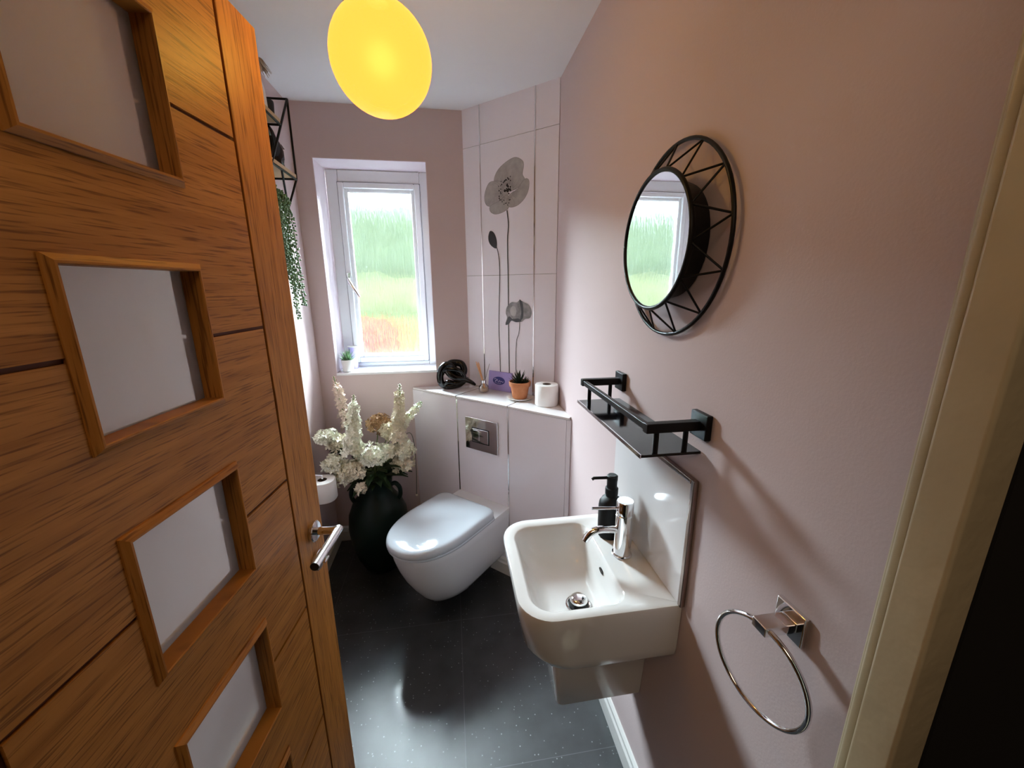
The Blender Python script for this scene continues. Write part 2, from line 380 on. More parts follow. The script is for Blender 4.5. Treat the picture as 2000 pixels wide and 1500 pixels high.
# baseboards
def skirt(name, Mx, L0, L1, label):
    b = MB(Mx)
    prof = [(0,0),(.015,0),(.015,.062),(.010,.070),(.010,.084),(.004,.092),(0,.092)]
    r = [[(x, d, z) for d, z in prof] for x in (L0, L1)]
    b.loft(r); return structure(b.build(name,'gloss_white'), label, 'baseboard')
skirt('baseboard_right', frame((XR,0,0),(0,1,0),(-1,0,0)), .24, 1.55, 'white baseboard under the basin along the right wall')
skirt('baseboard_left', frame((XL,0,0),(0,1,0),(1,0,0)), .24, YB-.015, 'white baseboard along the left wall behind the door')
skirt('baseboard_back', frame((0,YB,0),(1,0,0),(0,-1,0)), XL, -.26, 'white baseboard under the window behind the vase')

# ------------------------------------------------------------------ window
FY = 2.44
win = thing('window_1', ((WX0+WX1)/2, FY, WZ0), 'white framed window with rain patterned glass', 'window', kind='structure')
def ring_frame(x0,x1,z0,z1,w,y0,y1,Mx=I4,wb=None,wt=None,wl=None,wr=None):
    wb = wb or w; wt = wt or w; wl = wl or w; wr = wr or w
    b = MB(Mx); b.box(x0,x0+wl,y0,y1,z0,z1); b.box(x1-wr,x1,y0,y1,z0,z1); b.box(x0+wl,x1-wr,y0,y1,z0,z0+wb); b.box(x0+wl,x1-wr,y0,y1,z1-wt,z1); return b
ring_frame(WX0+.004,WX1-.002,WZ0+.012,WZ1-.004,.062,FY-.004,FY+.06,wb=.026,wt=.062,wr=.047).build('frame','upvc',win,bevel=.006,seg=3)
SX0,SX1,SZ0,SZ1 = -.578,-.146,1.068,2.055
ring_frame(SX0-.0,SX1,SZ0,SZ1,.030,FY-.018,FY+.02).build('sash','upvc',win,bevel=.006,seg=3)
ring_frame(SX0+.026,SX1-.026,SZ0+.026,SZ1-.026,.024,FY-.006,FY+.02).build('glazing_bead','upvc',win,bevel=.007,seg=3)
MB().box(SX0+.045,SX1-.045,FY+.004,FY+.008,SZ0+.045,SZ1-.045).build('pane','rain',win)
ring_frame(SX0-.004,SX1+.004,SZ0-.004,SZ1+.004,.006,FY-.0055,FY-.003).build('gasket','gasket',win)
hb = MB(); hb.box(-.572,-.553,FY-.028,FY-.018,1.52,1.585); h = hb.build('handle','brushed',win,bevel=.003)
MB().tube(spline([(-.562,FY-.030,1.552),(-.562,FY-.050,1.548),(-.545,FY-.056,1.515),(-.520,FY-.056,1.470),(-.508,FY-.056,1.452)],5),[.008]*8+[.0085]*9+[.0065]*4,10).build('lever','chrome',h,smooth=50)
structure(MB().box(WX0,WX1,YB-.004,FY+.01,WZ0-.0,WZ0+.014).build('trim_2','upvc',bevel=.003), 'white window sill board', 'window sill')

# outside
structure(MB().box(-12,9,2.6,16,-.35,-.30).build('garden_lawn','lawn'), 'bright lawn seen blurred through the window', 'lawn')
from mathutils import noise as mnoise
def hedge_mesh(y0, x0, x1, z0, ztop, amp, seed, nx=90, nz=26):
    b = MB(); rows = []
    for j in range(nz+1):
        row = []
        for i in range(nx+1):
            x = x0+(x1-x0)*i/nx; zt = ztop+amp*mnoise.noise(Vector((x*.8, seed, 0)))+.4*amp*mnoise.noise(Vector((x*2.7, seed, 5)))
            z = z0+(zt-z0)*j/nz; d = .35*mnoise.noise(Vector((x*1.2, seed, z*1.2)))+.12*mnoise.noise(Vector((x*4, seed, z*4)))+.5*(j/nz)**4
            row.append(b.v((x, y0+d, z)))
        rows.append(row)
    for j in range(nz):
        for i in range(nx): b.bm.faces.new((rows[j][i],rows[j][i+1],rows[j+1][i+1],rows[j+1][i]))
    back = [b.v((x0+(x1-x0)*i/nx, y0+1.2, z0)) for i in range(nx+1)]
    for i in range(nx): b.bm.faces.new((rows[nz][i],rows[nz][i+1],back[i+1],back[i]))
    return b
tag(hedge_mesh(9.6,-9,5,-.3,1.75,.25,3).build('hedge','hedge3',smooth=80), 'yellow-green hedge blurred as a band across the middle of the window glass', 'hedge')
structure(MB().box(-6,5,2.55,5.6,-.30,-.28).build('dark_ground_sheet','dark_sheet'), 'dark ground sheet added outside below the window to cut light bounced off the lawn', 'light_absorber')  # added dark ground, keeps bright green lawn bounce out of the room
tag(hedge_mesh(7.6,-8,4,-.3,1.02,.22,17).build('low_hedge','hedge2',smooth=80), 'plain green low hedge blurred in the lower half of the window glass', 'hedge')
tag(hedge_mesh(13.0,-14,8,-.3,3.9,.8,9).build('tree_row','hedge',smooth=80), 'taller grey-green trees blurred behind the hedge at the top of the window glass', 'trees', kind='stuff')
rf = MB(); random.seed(5)
for i in range(220):
    rf.ball((-1.22+random.gauss(0,.17)+.0, 6.1+random.gauss(0,.15), 1.02-1.30*random.random()**1.5-abs(random.gauss(0,.12))), .07+random.random()*.05, n=6, m=5)
tag(rf.build('flowering_bush','redflower',smooth=80), 'red flowering bush seen blurred low in the window glass', 'bush')

# ------------------------------------------------------------------ upper tiled corner
cw = MB(FU); cw.box(0,L2,-.012,-.004,.945,ZC)
uw = structure(cw.build('wall_corner','grout'), 'tall pale tiled panel across the corner with printed grey poppies', 'tiled wall')
tl = MB(FU); g = .0012
us = [(0.002,.112),(.116,.432),(.437,L2-.004)]; zs = [(.947,1.560),(1.562,2.186),(2.188,ZC)]
for a0,a1 in us:
    for z0,z1 in zs: tl.box(a0,a1,-.004,.0,z0,z1)
tl.build('tile','tile',uw,bevel=.0006,seg=1)
for u in (.114,.4345): MB(FU).box(u-.0026,u+.0026,-.004,.0018,.947,ZC).build('metal_strip','strip',uw)
# printed poppies: thin prints on the tile
def zz4(x, y):   # printed layout traced on the panel: u,z from drawing units
    return x*.001, y*.001
def blob(name, pts, m, h, par=uw, n=6):
    P = [Vector((x,0,z)) for x, z in pts]; P.append(P[0]); P.append(P[1])
    Q = [Vector((p.x,0,p.z)) for p in P]
    out = []; N = len(pts); V = [Vector((x,0,z)) for x, z in pts]
    for i in range(N):
        p0,p1,p2,p3 = V[i-1],V[i],V[(i+1)%N],V[(i+2)%N]
        for k in range(n):
            t = k/n; out.append(.5*((2*p1)+(p2-p0)*t+(2*p0-5*p1+4*p2-p3)*t*t+(3*p1-p0-3*p2+p3)*t**3))
    b = MB(FU); b.M = FU @ Matrix(((1,0,0,0),(0,0,1,0),(0,1,0,0),(0,0,0,1)))
    b.prism([(p.x,p.z) for p in out], h, h+.00015)
    return b.build(name, m, par)
c0 = (.279,1.975)
def pc(k, *pts): return [(.139+(x-60)*.000887*1.0, 2.095-(y-60)*.000631) for x, y in pts]
# flower outline in zoom units (x 60..360 -> u .139..405 ; y 60..435 -> z 2.095..1.858)
back_petal = pc(0,(128,195),(150,130),(200,85),(265,60),(310,85),(325,120),(318,185),(330,225),(290,270),(220,290),(150,270))
left_petal = pc(0,(128,195),(90,205),(62,270),(60,330),(80,368),(125,375),(190,350),(225,300),(215,240),(170,205))
bot_petal  = pc(0,(100,372),(98,410),(130,436),(180,432),(225,405),(240,350),(215,310),(160,345))
right_petal= pc(0,(330,222),(358,235),(355,300),(330,355),(285,395),(235,400),(215,360),(235,310),(285,280))
blob('poppy_petal',back_petal,'pr1',.0003); blob('poppy_petal',left_petal,'pr1',.0005); blob('poppy_petal',bot_petal,'pr1',.0007); blob('poppy_petal',right_petal,'pr1',.0009)
def outline(P_, w, h, m='pr4'):
    V = [Vector((x,z,0)) for x, z in P_]; N = len(V); out = []
    for i in range(N):
        p0,p1,p2,p3 = V[i-1],V[i],V[(i+1)%N],V[(i+2)%N]
        for k in range(6):
            t = k/6; out.append(.5*((2*p1)+(p2-p0)*t+(2*p0-5*p1+4*p2-p3)*t*t+(3*p1-p0-3*p2+p3)*t**3))
    b = MB(FU @ Matrix(((1,0,0,0),(0,0,1,0),(0,1,0,0),(0,0,0,1)))); n_ = len(out)
    for i in range(n_):
        p,q = out[i],out[(i+1)%n_]; d = (q-p)
        if d.length < 1e-6: continue
        d.normalize(); nn = Vector((-d.y,d.x,0))*w
        b.prism([((p+nn).x,(p+nn).y),((q+nn).x,(q+nn).y),((q-nn).x,(q-nn).y),((p-nn).x,(p-nn).y)], h, h+.0001)
    b.build('petal_edge',m,uw)
outline(back_petal,.0009,.00046); outline(left_petal,.0009,.00066); outline(bot_petal,.0009,.00086); outline(right_petal,.0009,.00106)
vn = MB(FU @ Matrix(((1,0,0,0),(0,0,1,0),(0,1,0,0),(0,0,0,1)))); random.seed(2)
cx, cz = pc(0,(222,285))[0]
for k in range(46):
    a = 2*pi*k/46+random.uniform(-.05,.05)
    rx = (.120 if cos(a)<0 else .085); rz = (.125 if sin(a)>0 else .080)
    R = random.uniform(.55,.93); r0 = .030
    x0,z0 = cx+r0*cos(a), cz+r0*sin(a); x1,z1 = cx+rx*R*cos(a)*.95, cz+rz*R*sin(a)*.95
    w = .0013; px,pz = -sin(a)*w, cos(a)*w
    vn.prism([(x0-px,z0-pz),(x1,z1),(x0+px,z0+pz)], .0011, .0012)
vn.build('petal_vein','pr4',uw)
st = MB(FU @ Matrix(((1,0,0,0),(0,0,1,0),(0,1,0,0),(0,0,0,1))))
def disc(b,x,z,r,h,n=10,sx=1): b.prism([(x+r*sx*cos(2*pi*k/n), z+r*sin(2*pi*k/n)) for k in range(n)], h, h+.00012)
for k in range(34):
    a = radians(60+k*8.2); R = random.uniform(.040,.058)
    if 300 < math.degrees(a) < 350: continue
    disc(st, cx-.004+R*cos(a)*.95, cz+.004+R*sin(a)*1.15, random.uniform(.0022,.0042), .0013)
for k in range(20):
    a = random.random()*6.28; R = random.random()*.02; disc(st, cx+.002+R*cos(a), cz+.006+R*sin(a)*1.3, random.uniform(.003,.007), .0013)
st.build('poppy_stamen','pr3',uw)
def stemline(pts, w, name='poppy_stem'):
    b = MB(FU @ Matrix(((1,0,0,0),(0,0,1,0),(0,1,0,0),(0,0,0,1))))
    S_ = spline([(x,z,0) for x, z in pts], 6); L = []; R = []
    for i, p in enumerate(S_):
        d = (S_[min(i+1,len(S_)-1)]-S_[max(i-1,0)]).normalized(); nn = Vector((-d.y,d.x,0)); L.append(p+nn*w); R.append(p-nn*w)
    for i in range(len(S_)-1): b.prism([(L[i].x,L[i].y),(L[i+1].x,L[i+1].y),(R[i+1].x,R[i+1].y),(R[i].x,R[i].y)], .0014, .0016)
    return b.build(name,'pr3',uw)
stemline([(.277,1.868),(.285,1.80),(.279,1.72),(.281,1.55),(.281,1.35),(.283,1.15),(.285,.948)], .0028)
stemline([(.208,1.705),(.222,1.66),(.228,1.58),(.222,1.42),(.218,1.28),(.222,1.15),(.226,.948)], .0022)
stemline([(.352,1.335),(.347,1.27),(.331,1.22),(.327,1.10),(.330,.948)], .0018)
blob('poppy_bud',[(.170,1.780),(.158,1.757),(.160,1.730),(.176,1.708),(.205,1.693),(.213,1.712),(.208,1.745),(.192,1.772)],'pr3',.0010)
blob('closed_poppy',[(.272,1.400),(.300,1.424),(.335,1.425),(.352,1.436),(.380,1.425),(.410,1.410),(.424,1.380),(.415,1.350),(.385,1.342),(.365,1.328),(.330,1.328),(.300,1.345),(.283,1.325),(.262,1.315),(.272,1.345),(.264,1.370)],'pr2',.0017)
blob('closed_poppy_fold',[(.350,1.437),(.368,1.425),(.374,1.390),(.372,1.350),(.355,1.335),(.362,1.380)],'pr3',.0020)
blob('closed_poppy_fold',[(.286,1.352),(.310,1.340),(.345,1.343),(.362,1.330),(.330,1.324),(.300,1.330),(.283,1.312),(.262,1.308),(.275,1.338)],'pr3',.0020)
blob('closed_poppy_highlight',[(.300,1.400),(.318,1.405),(.332,1.385),(.322,1.355),(.300,1.360),(.292,1.380)],'pr1',.0021)

# ------------------------------------------------------------------ tiled cistern box
bxl = thing('cistern_box', tuple(A+T1*.506), 'pale tiled corner cistern box behind the toilet with a tiled top', 'cistern box')
def wallclip(poly):  # keep plan polygons inside the room
    return [(min(x, XR-.0005), min(y, YB-.0005)) for x, y in poly]
pu = [A2+N2*.0, A+T1*0, A+T1*LB, Vector((XR,1.872,0))]
ZT = .945
a_ = A+T1*.004-N1*.010; b_ = A+T1*(LB-.008)-N1*.010
MB().prism(wallclip([(A2.x-.02,A2.y-.002),(a_.x+.008,YB-.002),(b_.x-.002,b_.y+.006),(XR-.002,1.865),(XR-.004,1.868)]),0.0,.928).build('box_core','grout',bxl)
vs_ = [(0.004,.3385),(.3445,.6695),(.6755,.984),(.9860,LB-.006)]
t_ = MB(FB)
for a0,a1 in vs_: t_.box(a0,a1,-.009,0,.0,.934)
t_.build('front_tile','tile',bxl,bevel=.0008,seg=1)
for u in (.3415,.6725): MB(FB).box(u-.0032,u+.0032,-.008,.0016,.092,.934).build('metal_strip','strip',bxl)
# top tiles: three pieces split along lines perpendicular to the front
def topclip(u0,u1):
    D = (A-A2).dot(N1)   # depth from upper panel to front
    def pt(u,v): p = A+T1*u+N1*v; return (p.x,p.y)
    uA = (A2-A).dot(T1); uB = uA+L2
    poly = []
    # front edge slightly proud, back edge on the panel plane, clipped by walls
    def back(u):
        if u < uA: return -(u)*.0-min(D, u*abs(T1.y)/abs(N1.y))+.001 if False else -min(D, u*abs(T1.y)/abs(N1.y))+.001
        if u > uB: return -min(D, (LB-u)*T1.x/abs(N1.x))+.001
        return -D+.001
    us_ = sorted(set([u0,u1]+[x for x in (uA,uB) if u0<x<u1]))
    front = [pt(u,.004) for u in us_]; bk = [pt(u,back(u)) for u in reversed(us_)]
    return wallclip(front+bk)
for u0,u1 in ((.012,.335),(.340,.668),(.673,LB-.014)):
    MB().prism(topclip(u0,u1),.935,ZT).build('top_tile','tile_top',bxl,bevel=.0008,seg=1)
MB(FB).box(.004,LB-.006,-.004,.0045,.9342,.9352).build('top_edge_trim','strip',bxl)
for u in (.3375,.6705): MB(FB).box(u-.0025,u+.0025,-.212,.003,.9353,.9452).build('metal_strip','trimmetal',bxl)
cs = MB(FB); r = [[(u,d,z) for d,z in [(0.0005,0),(.015,0),(.015,.062),(.010,.070),(.010,.084),(.004,.092),(.0005,.092)]] for u in (.02,LB-.02)]
cs.loft(r).build('skirting','gloss_white',bxl)
fl = thing('flush_plate', tuple(A+T1*.507+N1*.0+Vector((0,0,.675))), 'square chrome flush plate on the tiled box above the toilet', 'flush plate')
MB(FB).box(.404,.612,.0005,.010,.674,.848).build('plate','chrome',fl,bevel=.002)
b = ring_frame(.449,.560,.716,.797,.004,.010,.0118,FB); b.build('button_surround','black',fl)
MB(FB).box(.4535,.5555,.010,.0135,.7205,.7925).build('large_button','chrome',fl,bevel=.0015)
MB(FB).box(.4620,.5000,.0137,.0150,.7290,.7840).build('small_button','chrome',fl,bevel=.001)

# ------------------------------------------------------------------ toilet
to = thing('toilet', tuple(A+T1*.51+Vector((0,0,.07))), 'white wall-hung toilet with closed lid below the chrome flush plate', 'toilet')
UC = .511
def dshape(hw, v0, v1, z, rc=.03, e=2.4, k=.52, n=40, uc=UC):
    """D outline: straight back edge at v0 with corner radius rc, elliptical front reaching v1."""
    vm = v1-(v1-v0)*k; pts = []
    for i in range(n+1):    # front from +u side to -u side
        t = pi*i/n; c, s = cos(t), sin(t)
        pts.append((uc+hw*math.copysign(abs(c)**(2/e), c), vm+(v1-vm)*abs(s)**(2/e), z))
    m = 6
    for i in range(m+1):
        t = pi/2*i/m; pts.append((uc-hw+rc-rc*cos(t), v0+rc-rc*sin(t), z))
    for i in range(m+1):
        t = pi/2*i/m; pts.append((uc+hw-rc+rc*sin(t), v0+rc-rc*cos(t), z))
    return pts
bowl = []
for z, hw, v1, rc, e, k in ((.066,.080,.40,.004,2.0,.42),(.070,.095,.415,.004,2.0,.42),(.085,.112,.435,.004,2.0,.44),(.12,.130,.462,.004,2.0,.46),(.18,.148,.500,.004,2.1,.48),(.24,.158,.532,.004,2.15,.5),(.30,.165,.556,.004,2.2,.52),(.36,.169,.574,.004,2.25,.54),(.398,.1705,.582,.004,2.25,.55),(.4015,.168,.579,.004,2.25,.55)):
    bowl.append(dshape(hw,.0006,v1,z,rc,e,k,uc=.5085))
MB(FB).loft(bowl).build('bowl','ceramic2',to,smooth=50)
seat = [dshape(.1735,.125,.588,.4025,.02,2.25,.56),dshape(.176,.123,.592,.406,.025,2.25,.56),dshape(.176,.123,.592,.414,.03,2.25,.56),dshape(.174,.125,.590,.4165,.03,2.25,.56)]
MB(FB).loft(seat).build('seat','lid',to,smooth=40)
lidr = []
for z, d in ((.4172,.002),(.4200,.0),(.440,.0006),(.448,.003),(.4535,.008),(.4565,.016),(.4573,.026),(.4576,.045),(.4577,.070),(.4578,.100),(.4578,.130),(.4578,.160)):
    hw = .178-d; r_ = dshape(hw,.121+d,.597-d,z,min(.045,hw*.7),2.25,.56)
    lidr.append([(u,v,zz_-(.075*max(0,v-.26)**2 if z > .43 else 0)) for u,v,zz_ in r_])
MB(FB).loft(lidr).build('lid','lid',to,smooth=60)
for u in (.43,.59): MB(FB).lathe([(.011,-.02),(.011,.02)],(u,.112,.411),14,axis=(1,0,0)).build('hinge','chrome',to,smooth=40)

# ------------------------------------------------------------------ basin
bs = thing('wash_basin', (XR,.89,.34), 'white wall-hung hand basin with a rounded front corner and half pedestal', 'basin')
def rrect(x0,x1,y0,y1,z,rads,n=8):
    # radii order: (x0,y0),(x1,y0),(x1,y1),(x0,y1)
    P = []
    for (cx_,cy_,a0),r_ in zip((((x0),(y0),pi),((x1),(y0),1.5*pi),((x1),(y1),0),((x0),(y1),.5*pi)),rads):
        ox = cx_+r_ if cx_==x0 else cx_-r_; oy = cy_+r_ if cy_==y0 else cy_-r_
        for i in range(n+1):
            t = a0+pi/2*i/n; P.append((ox+r_*cos(t), oy+r_*sin(t), z))
    return P
ZB = .785; XB = XR-.0006; y0,y1 = .692,1.088
R = [rrect(.200,XB,y0+.030,y1-.030,.628,(.10,.003,.003,.10)),
     rrect(.172,XB,y0+.012,y1-.012,.631,(.10,.003,.003,.10)),
     rrect(.155,XB,y0+.006,y1-.006,.640,(.095,.003,.003,.095)),
     rrect(.142,XB,y0+.003,y1-.003,.662,(.090,.003,.003,.090)),
     rrect(.127,XB,y0,y1,.750,(.082,.003,.003,.082)),
     rrect(.125,XB,y0,y1,ZB-.006,(.082,.003,.003,.082)),
     rrect(.127,XB,y0+.002,y1-.002,ZB-.001,(.080,.003,.003,.080)),
     rrect(.131,XB,y0+.006,y1-.006,ZB,(.076,.003,.003,.076)),
     rrect(.153,.386,y0+.026,y1-.036,ZB,(.058,.040,.040,.058)),
     rrect(.157,.382,y0+.030,y1-.040,ZB-.003,(.055,.036,.036,.055)),
     rrect(.163,.377,y0+.036,y1-.046,ZB-.014,(.052,.034,.034,.052)),
     rrect(.180,.370,y0+.050,y1-.062,ZB-.060,(.055,.038,.038,.055)),
     rrect(.205,.362,y0+.072,y1-.090,ZB-.092,(.050,.045,.045,.050)),
     rrect(.240,.345,y0+.100,y1-.150,ZB-.103,(.040,.040,.040,.040)),
     rrect(.285,.325,y0+.140,y1-.216,ZB-.107,(.019,.019,.019,.019))]
MB().loft(R).build('bowl','ceramic',bs,smooth=45)
pd = [rrect(.228,XB,.818,.972,.6275,(.02,.002,.002,.02)), rrect(.236,XB,.826,.964,.48,(.02,.002,.002,.02)), rrect(.250,XB,.838,.952,.345,(.02,.002,.002,.02)), rrect(.256,XB,.844,.946,.340,(.015,.002,.002,.015))]
MB().loft(pd).build('half_pedestal','ceramic',bs,smooth=45)
dr = MB(); dcx,dcy = .302,.838
dr.lathe([(.034,.681),(.034,.6835),(.030,.6845),(.0285,.6835)],(dcx,dcy,0),28); d_ = dr.build('waste','chrome',bs,smooth=40)
MB().lathe([(.026,.6838),(.026,.685)],(dcx,dcy,0),24).build('waste_gap','rubber',d_)
MB().lathe([(.010,.685),(.010,.692),(.0215,.693),(.0235,.697),(.021,.702),(.012,.7045),(.002,.705)],(dcx,dcy,0),24).build('plug','chrome',d_,smooth=60)
ov = MB(); ov.M = frame((.3735,.868,.752),(0,1,0),(0,0,1),(-1,0,0))
ov.prism([(.009*cos(2*pi*k/20)*1.5,.0058*sin(2*pi*k/20)) for k in range(20)],-.002,.0015); ov.build('overflow','rubber',bs)

# tap
tp = thing('mixer_tap', (.437,.885,ZB), 'chrome single-lever mixer tap on the basin ledge', 'tap')
TX,TY = .437,.885
MB().lathe([(.0270,ZB+.0003),(.0270,ZB+.004),(.0245,ZB+.006),(.0228,ZB+.006),(.0228,ZB+.122),(.021,ZB+.1235)],(TX,TY,0),32).build('body','chrome',tp,smooth=40)
hd = MB().lathe([(.021,ZB+.1240),(.0228,ZB+.126),(.0228,ZB+.160),(.021,ZB+.1625),(.002,ZB+.1630)],(TX,TY,0),32).build('lever_head','chrome',tp,smooth=40)
MB().tube([(TX-.020,TY,ZB+.143),(TX-.090,TY+.004,ZB+.146)],.0042,12).build('lever','chrome',hd,smooth=60)
MB().tube(spline([(TX-.018,TY,ZB+.078),(TX-.060,TY,ZB+.083),(TX-.082,TY,ZB+.080),(TX-.098,TY,ZB+.068),(TX-.106,TY,ZB+.054)],6),.0098,16).build('spout','chrome',tp,smooth=60)
MB().lathe([(.007,0),(.007,.001)],(TX-.1063,TY,ZB+.0530),16,axis=(-.45,0,-.9)).build('aerator','rubber',tp)

# soap dispenser
sd = thing('soap_dispenser', (.437,.972,ZB), 'matt black pump soap bottle beside the tap', 'soap dispenser')
sx,sy = .437,.975
MB().lathe([(.030,ZB+.0003),(.0345,ZB+.004),(.0350,ZB+.095),(.033,ZB+.108),(.026,ZB+.120),(.0165,ZB+.127),(.0165,ZB+.134),(.010,ZB+.134)],(sx,sy,0),32).build('bottle','mblack',sd,smooth=50)
MB().lathe([(.0185,ZB+.1345),(.0185,ZB+.152),(.0145,ZB+.154),(.0145,ZB+.176),(.0155,ZB+.178),(.0155,ZB+.190),(.012,ZB+.193)],(sx,sy,0),24).build('collar','mblack',sd,smooth=40)
MB().tube([(sx-.010,sy,ZB+.185),(sx-.055,sy+.002,ZB+.186),(sx-.060,sy+.002,ZB+.182)],.0042,10).build('nozzle','mblack',sd,smooth=50)

# splashback
sp = thing('splashback', (XR,.88,ZB+.001), 'glossy pale splashback tile with metal edging behind the basin', 'splashback')
MB().box(XR-.010,XR-.0005,.697,1.086,ZB+.0012,1.090).build('tile','tile_top',sp,bevel=.0008,seg=1)
e_ = MB(); e_.box(XR-.013,XR-.0005,.684,.696,ZB+.0012,1.102); e_.box(XR-.013,XR-.0005,.6965,1.086,1.0905,1.102); e_.build('edge_trim','trimmetal',sp,bevel=.002)

# ------------------------------------------------------------------ wall shelf
sh = thing('wall_shelf', (XR,.88,1.22), 'black metal shelf with a raised guard rail above the basin', 'shelf')
for yc in (.692,1.085):
    k = MB().box(XR-.014,XR-.0006,yc-.027,yc+.027,1.199,1.252).build('wall_bracket','black',sh,bevel=.0025)
    s_ = 1
    MB().box(.372,XR-.0145,yc-.009,yc+.009,1.216,1.236).build('arm','black',sh,bevel=.0015)
MB().box(.374,.386,.7015,1.0755,1.219,1.233).build('guard_rail','black',sh,bevel=.0015)
MB().box(.366,.497,.686,1.092,1.164,1.170).build('shelf_plate','gblack',sh,bevel=.001)
MB().box(.3635,.3658,.686,1.092,1.163,1.1715).build('front_edge','strip',sh)
for yc in (.692,1.085):
    for xx in (.398,.462): MB().lathe([(.0055,1.1703),(.0055,1.2157)],(xx,yc,0),14).build('post','black',sh,smooth=40)

# ------------------------------------------------------------------ round mirror
mi = thing('round_mirror', (XR,.86,1.592), 'round wall mirror in a black wire basket frame', 'mirror')
YC,ZCm = .860,1.5925; RO,RI = .200,.1415; XO,XI = XR-.012,XR-.057; YI = .854
def circ(x,yc,zc,r,n=64): return [(x,yc+r*cos(2*pi*k/n),zc+r*sin(2*pi*k/n)) for k in range(n)]
MB().tube(circ(XO,YC,ZCm,RO),.0042,8,closed=True).build('outer_ring','black',mi,smooth=80)
MB().tube(circ(XI,YI,ZCm+.001,RI),.0050,8,closed=True).build('inner_ring','black',mi,smooth=80)
for k in range(13):
    a = radians(88.4+27.69*k); p = (XO,YC+RO*cos(a),ZCm+RO*sin(a))
    for d in (-13.85,13.85):
        b2 = a+radians(d); q_ = (XI,YI+RI*cos(b2),ZCm+.001+RI*sin(b2)); MB().tube([p,q_],.0022,6).build('wire','black',mi,smooth=80)
MB().lathe([(.1395,-.0015),(.1395,.0005)],(XI,YI,ZCm+.001),64,axis=(-1,0,0)).build('mirror_glass','mirror',mi)
MB().lathe([(.139,.0),(.139,-.006),(.128,-.016),(.118,-.052)],(XI+.002,YI,ZCm+.001),48,axis=(-1,0,0)).build('shadow_backing','black',mi,smooth=40)  # black backing shaped to stand in for the mirror's shadow on the wall

# ------------------------------------------------------------------ towel ring
tr = thing('towel_ring', (XR,.43,1.0), 'chrome towel ring on a square wall plate near the doorway', 'towel ring')
MB().box(XR-.009,XR-.0006,.404,.456,.974,1.026).build('wall_plate','chrome',tr,bevel=.002)
MB().box(.441,XR-.0095,.4165,.4435,.990,1.006).build('arm','chrome',tr,bevel=.0015)
yaw,tilt,rol,rr_,x0_ = -.168,.033,-.041,.078,.447
sv = Vector((sin(yaw),cos(yaw),0)); hv = Vector((sin(tilt),0,-cos(tilt))); hv = (hv-sv*hv.dot(sv)).normalized()
tpp = Vector((x0_,.43,1.0)); cc = tpp+(hv*cos(rol)+sv*sin(rol))*rr_
MB().tube([cc+(sv*cos(2*pi*k/80)+hv*sin(2*pi*k/80))*rr_ for k in range(80)],.0042,12,closed=True).build('ring','chrome',tr,smooth=80)

# ------------------------------------------------------------------ pendant lamp
d = fw*0; 
LC = Vector((-.127,1.035,1.983)); LR = .1075
lp = thing('pendant_lamp', (LC.x,LC.y,ZC), 'round glowing yellow globe pendant hanging from the ceiling', 'lamp')
MB().ball(LC,LR,n=48,m=32).build('globe_shade','globe',lp,smooth=80)
bl = bpy.data.lights.new('bulb', 'POINT'); bl.energy = 3.3; bl.color = (1.0,.77,.24); bl.shadow_soft_size = .03
bo = bpy.data.objects.new('bulb_light', bl); COL.objects.link(bo); bo.location = LC
MB().lathe([(.022,LC.z+LR-.004),(.026,LC.z+LR+.004),(.024,LC.z+LR+.035),(.008,LC.z+LR+.042)],(LC.x,LC.y,0),24).build('lamp_cap','brushed',lp,smooth=40)
MB().tube([(LC.x,LC.y,LC.z+LR+.04),(LC.x,LC.y,ZC-.025)],.003,8).build('cord','upvc',lp,smooth=80)
MB().lathe([(.045,ZC-.0005),(.045,ZC-.008),(.030,ZC-.024),(.006,ZC-.028)],(LC.x,LC.y,0),28).build('ceiling_rose','upvc',lp,smooth=40)

# ------------------------------------------------------------------ door
dr_ = thing('door_1', tuple(DF-DD*.38), 'open oak door with square frosted panes and grooved panels', 'door', kind='structure')
ZD0,ZD1,WD,TH = .006,1.985,.762,.040
ctr = [1.753,1.427,1.101,.775,.449]
G1,G2 = .1215,.632; gw = .0036
PX0,PX1 = .268,.488            # bead outer extents along s
ph = .110
# stiles, rails and centre boards as one leaf mesh (cut around the panes)
st_ = MB(FD)
st_.box(0,G1-gw,-TH,0,ZD0,ZD1); st_.box(G2+gw,WD,-TH,0,ZD0,ZD1)
st_.build('stile','oakv',dr_,bevel=.0015)
gb = MB(FD)
op0,op1 = PX0+.007,PX1-.007; oh = ph-.007
gb.box(G1-gw,op0,-TH+.006,-.004,ZD0,ZD1); gb.box(op1,G2+gw,-TH+.006,-.004,ZD0,ZD1)
zc_ = [ZD0]+[z for c in reversed(ctr) for z in (c-oh,c+oh)]+[ZD1]
for i in range(0,len(zc_),2): gb.box(op0,op1,-TH+.006,-.004,zc_[i],zc_[i+1])
gb.build('groove_backing','groove',dr_)
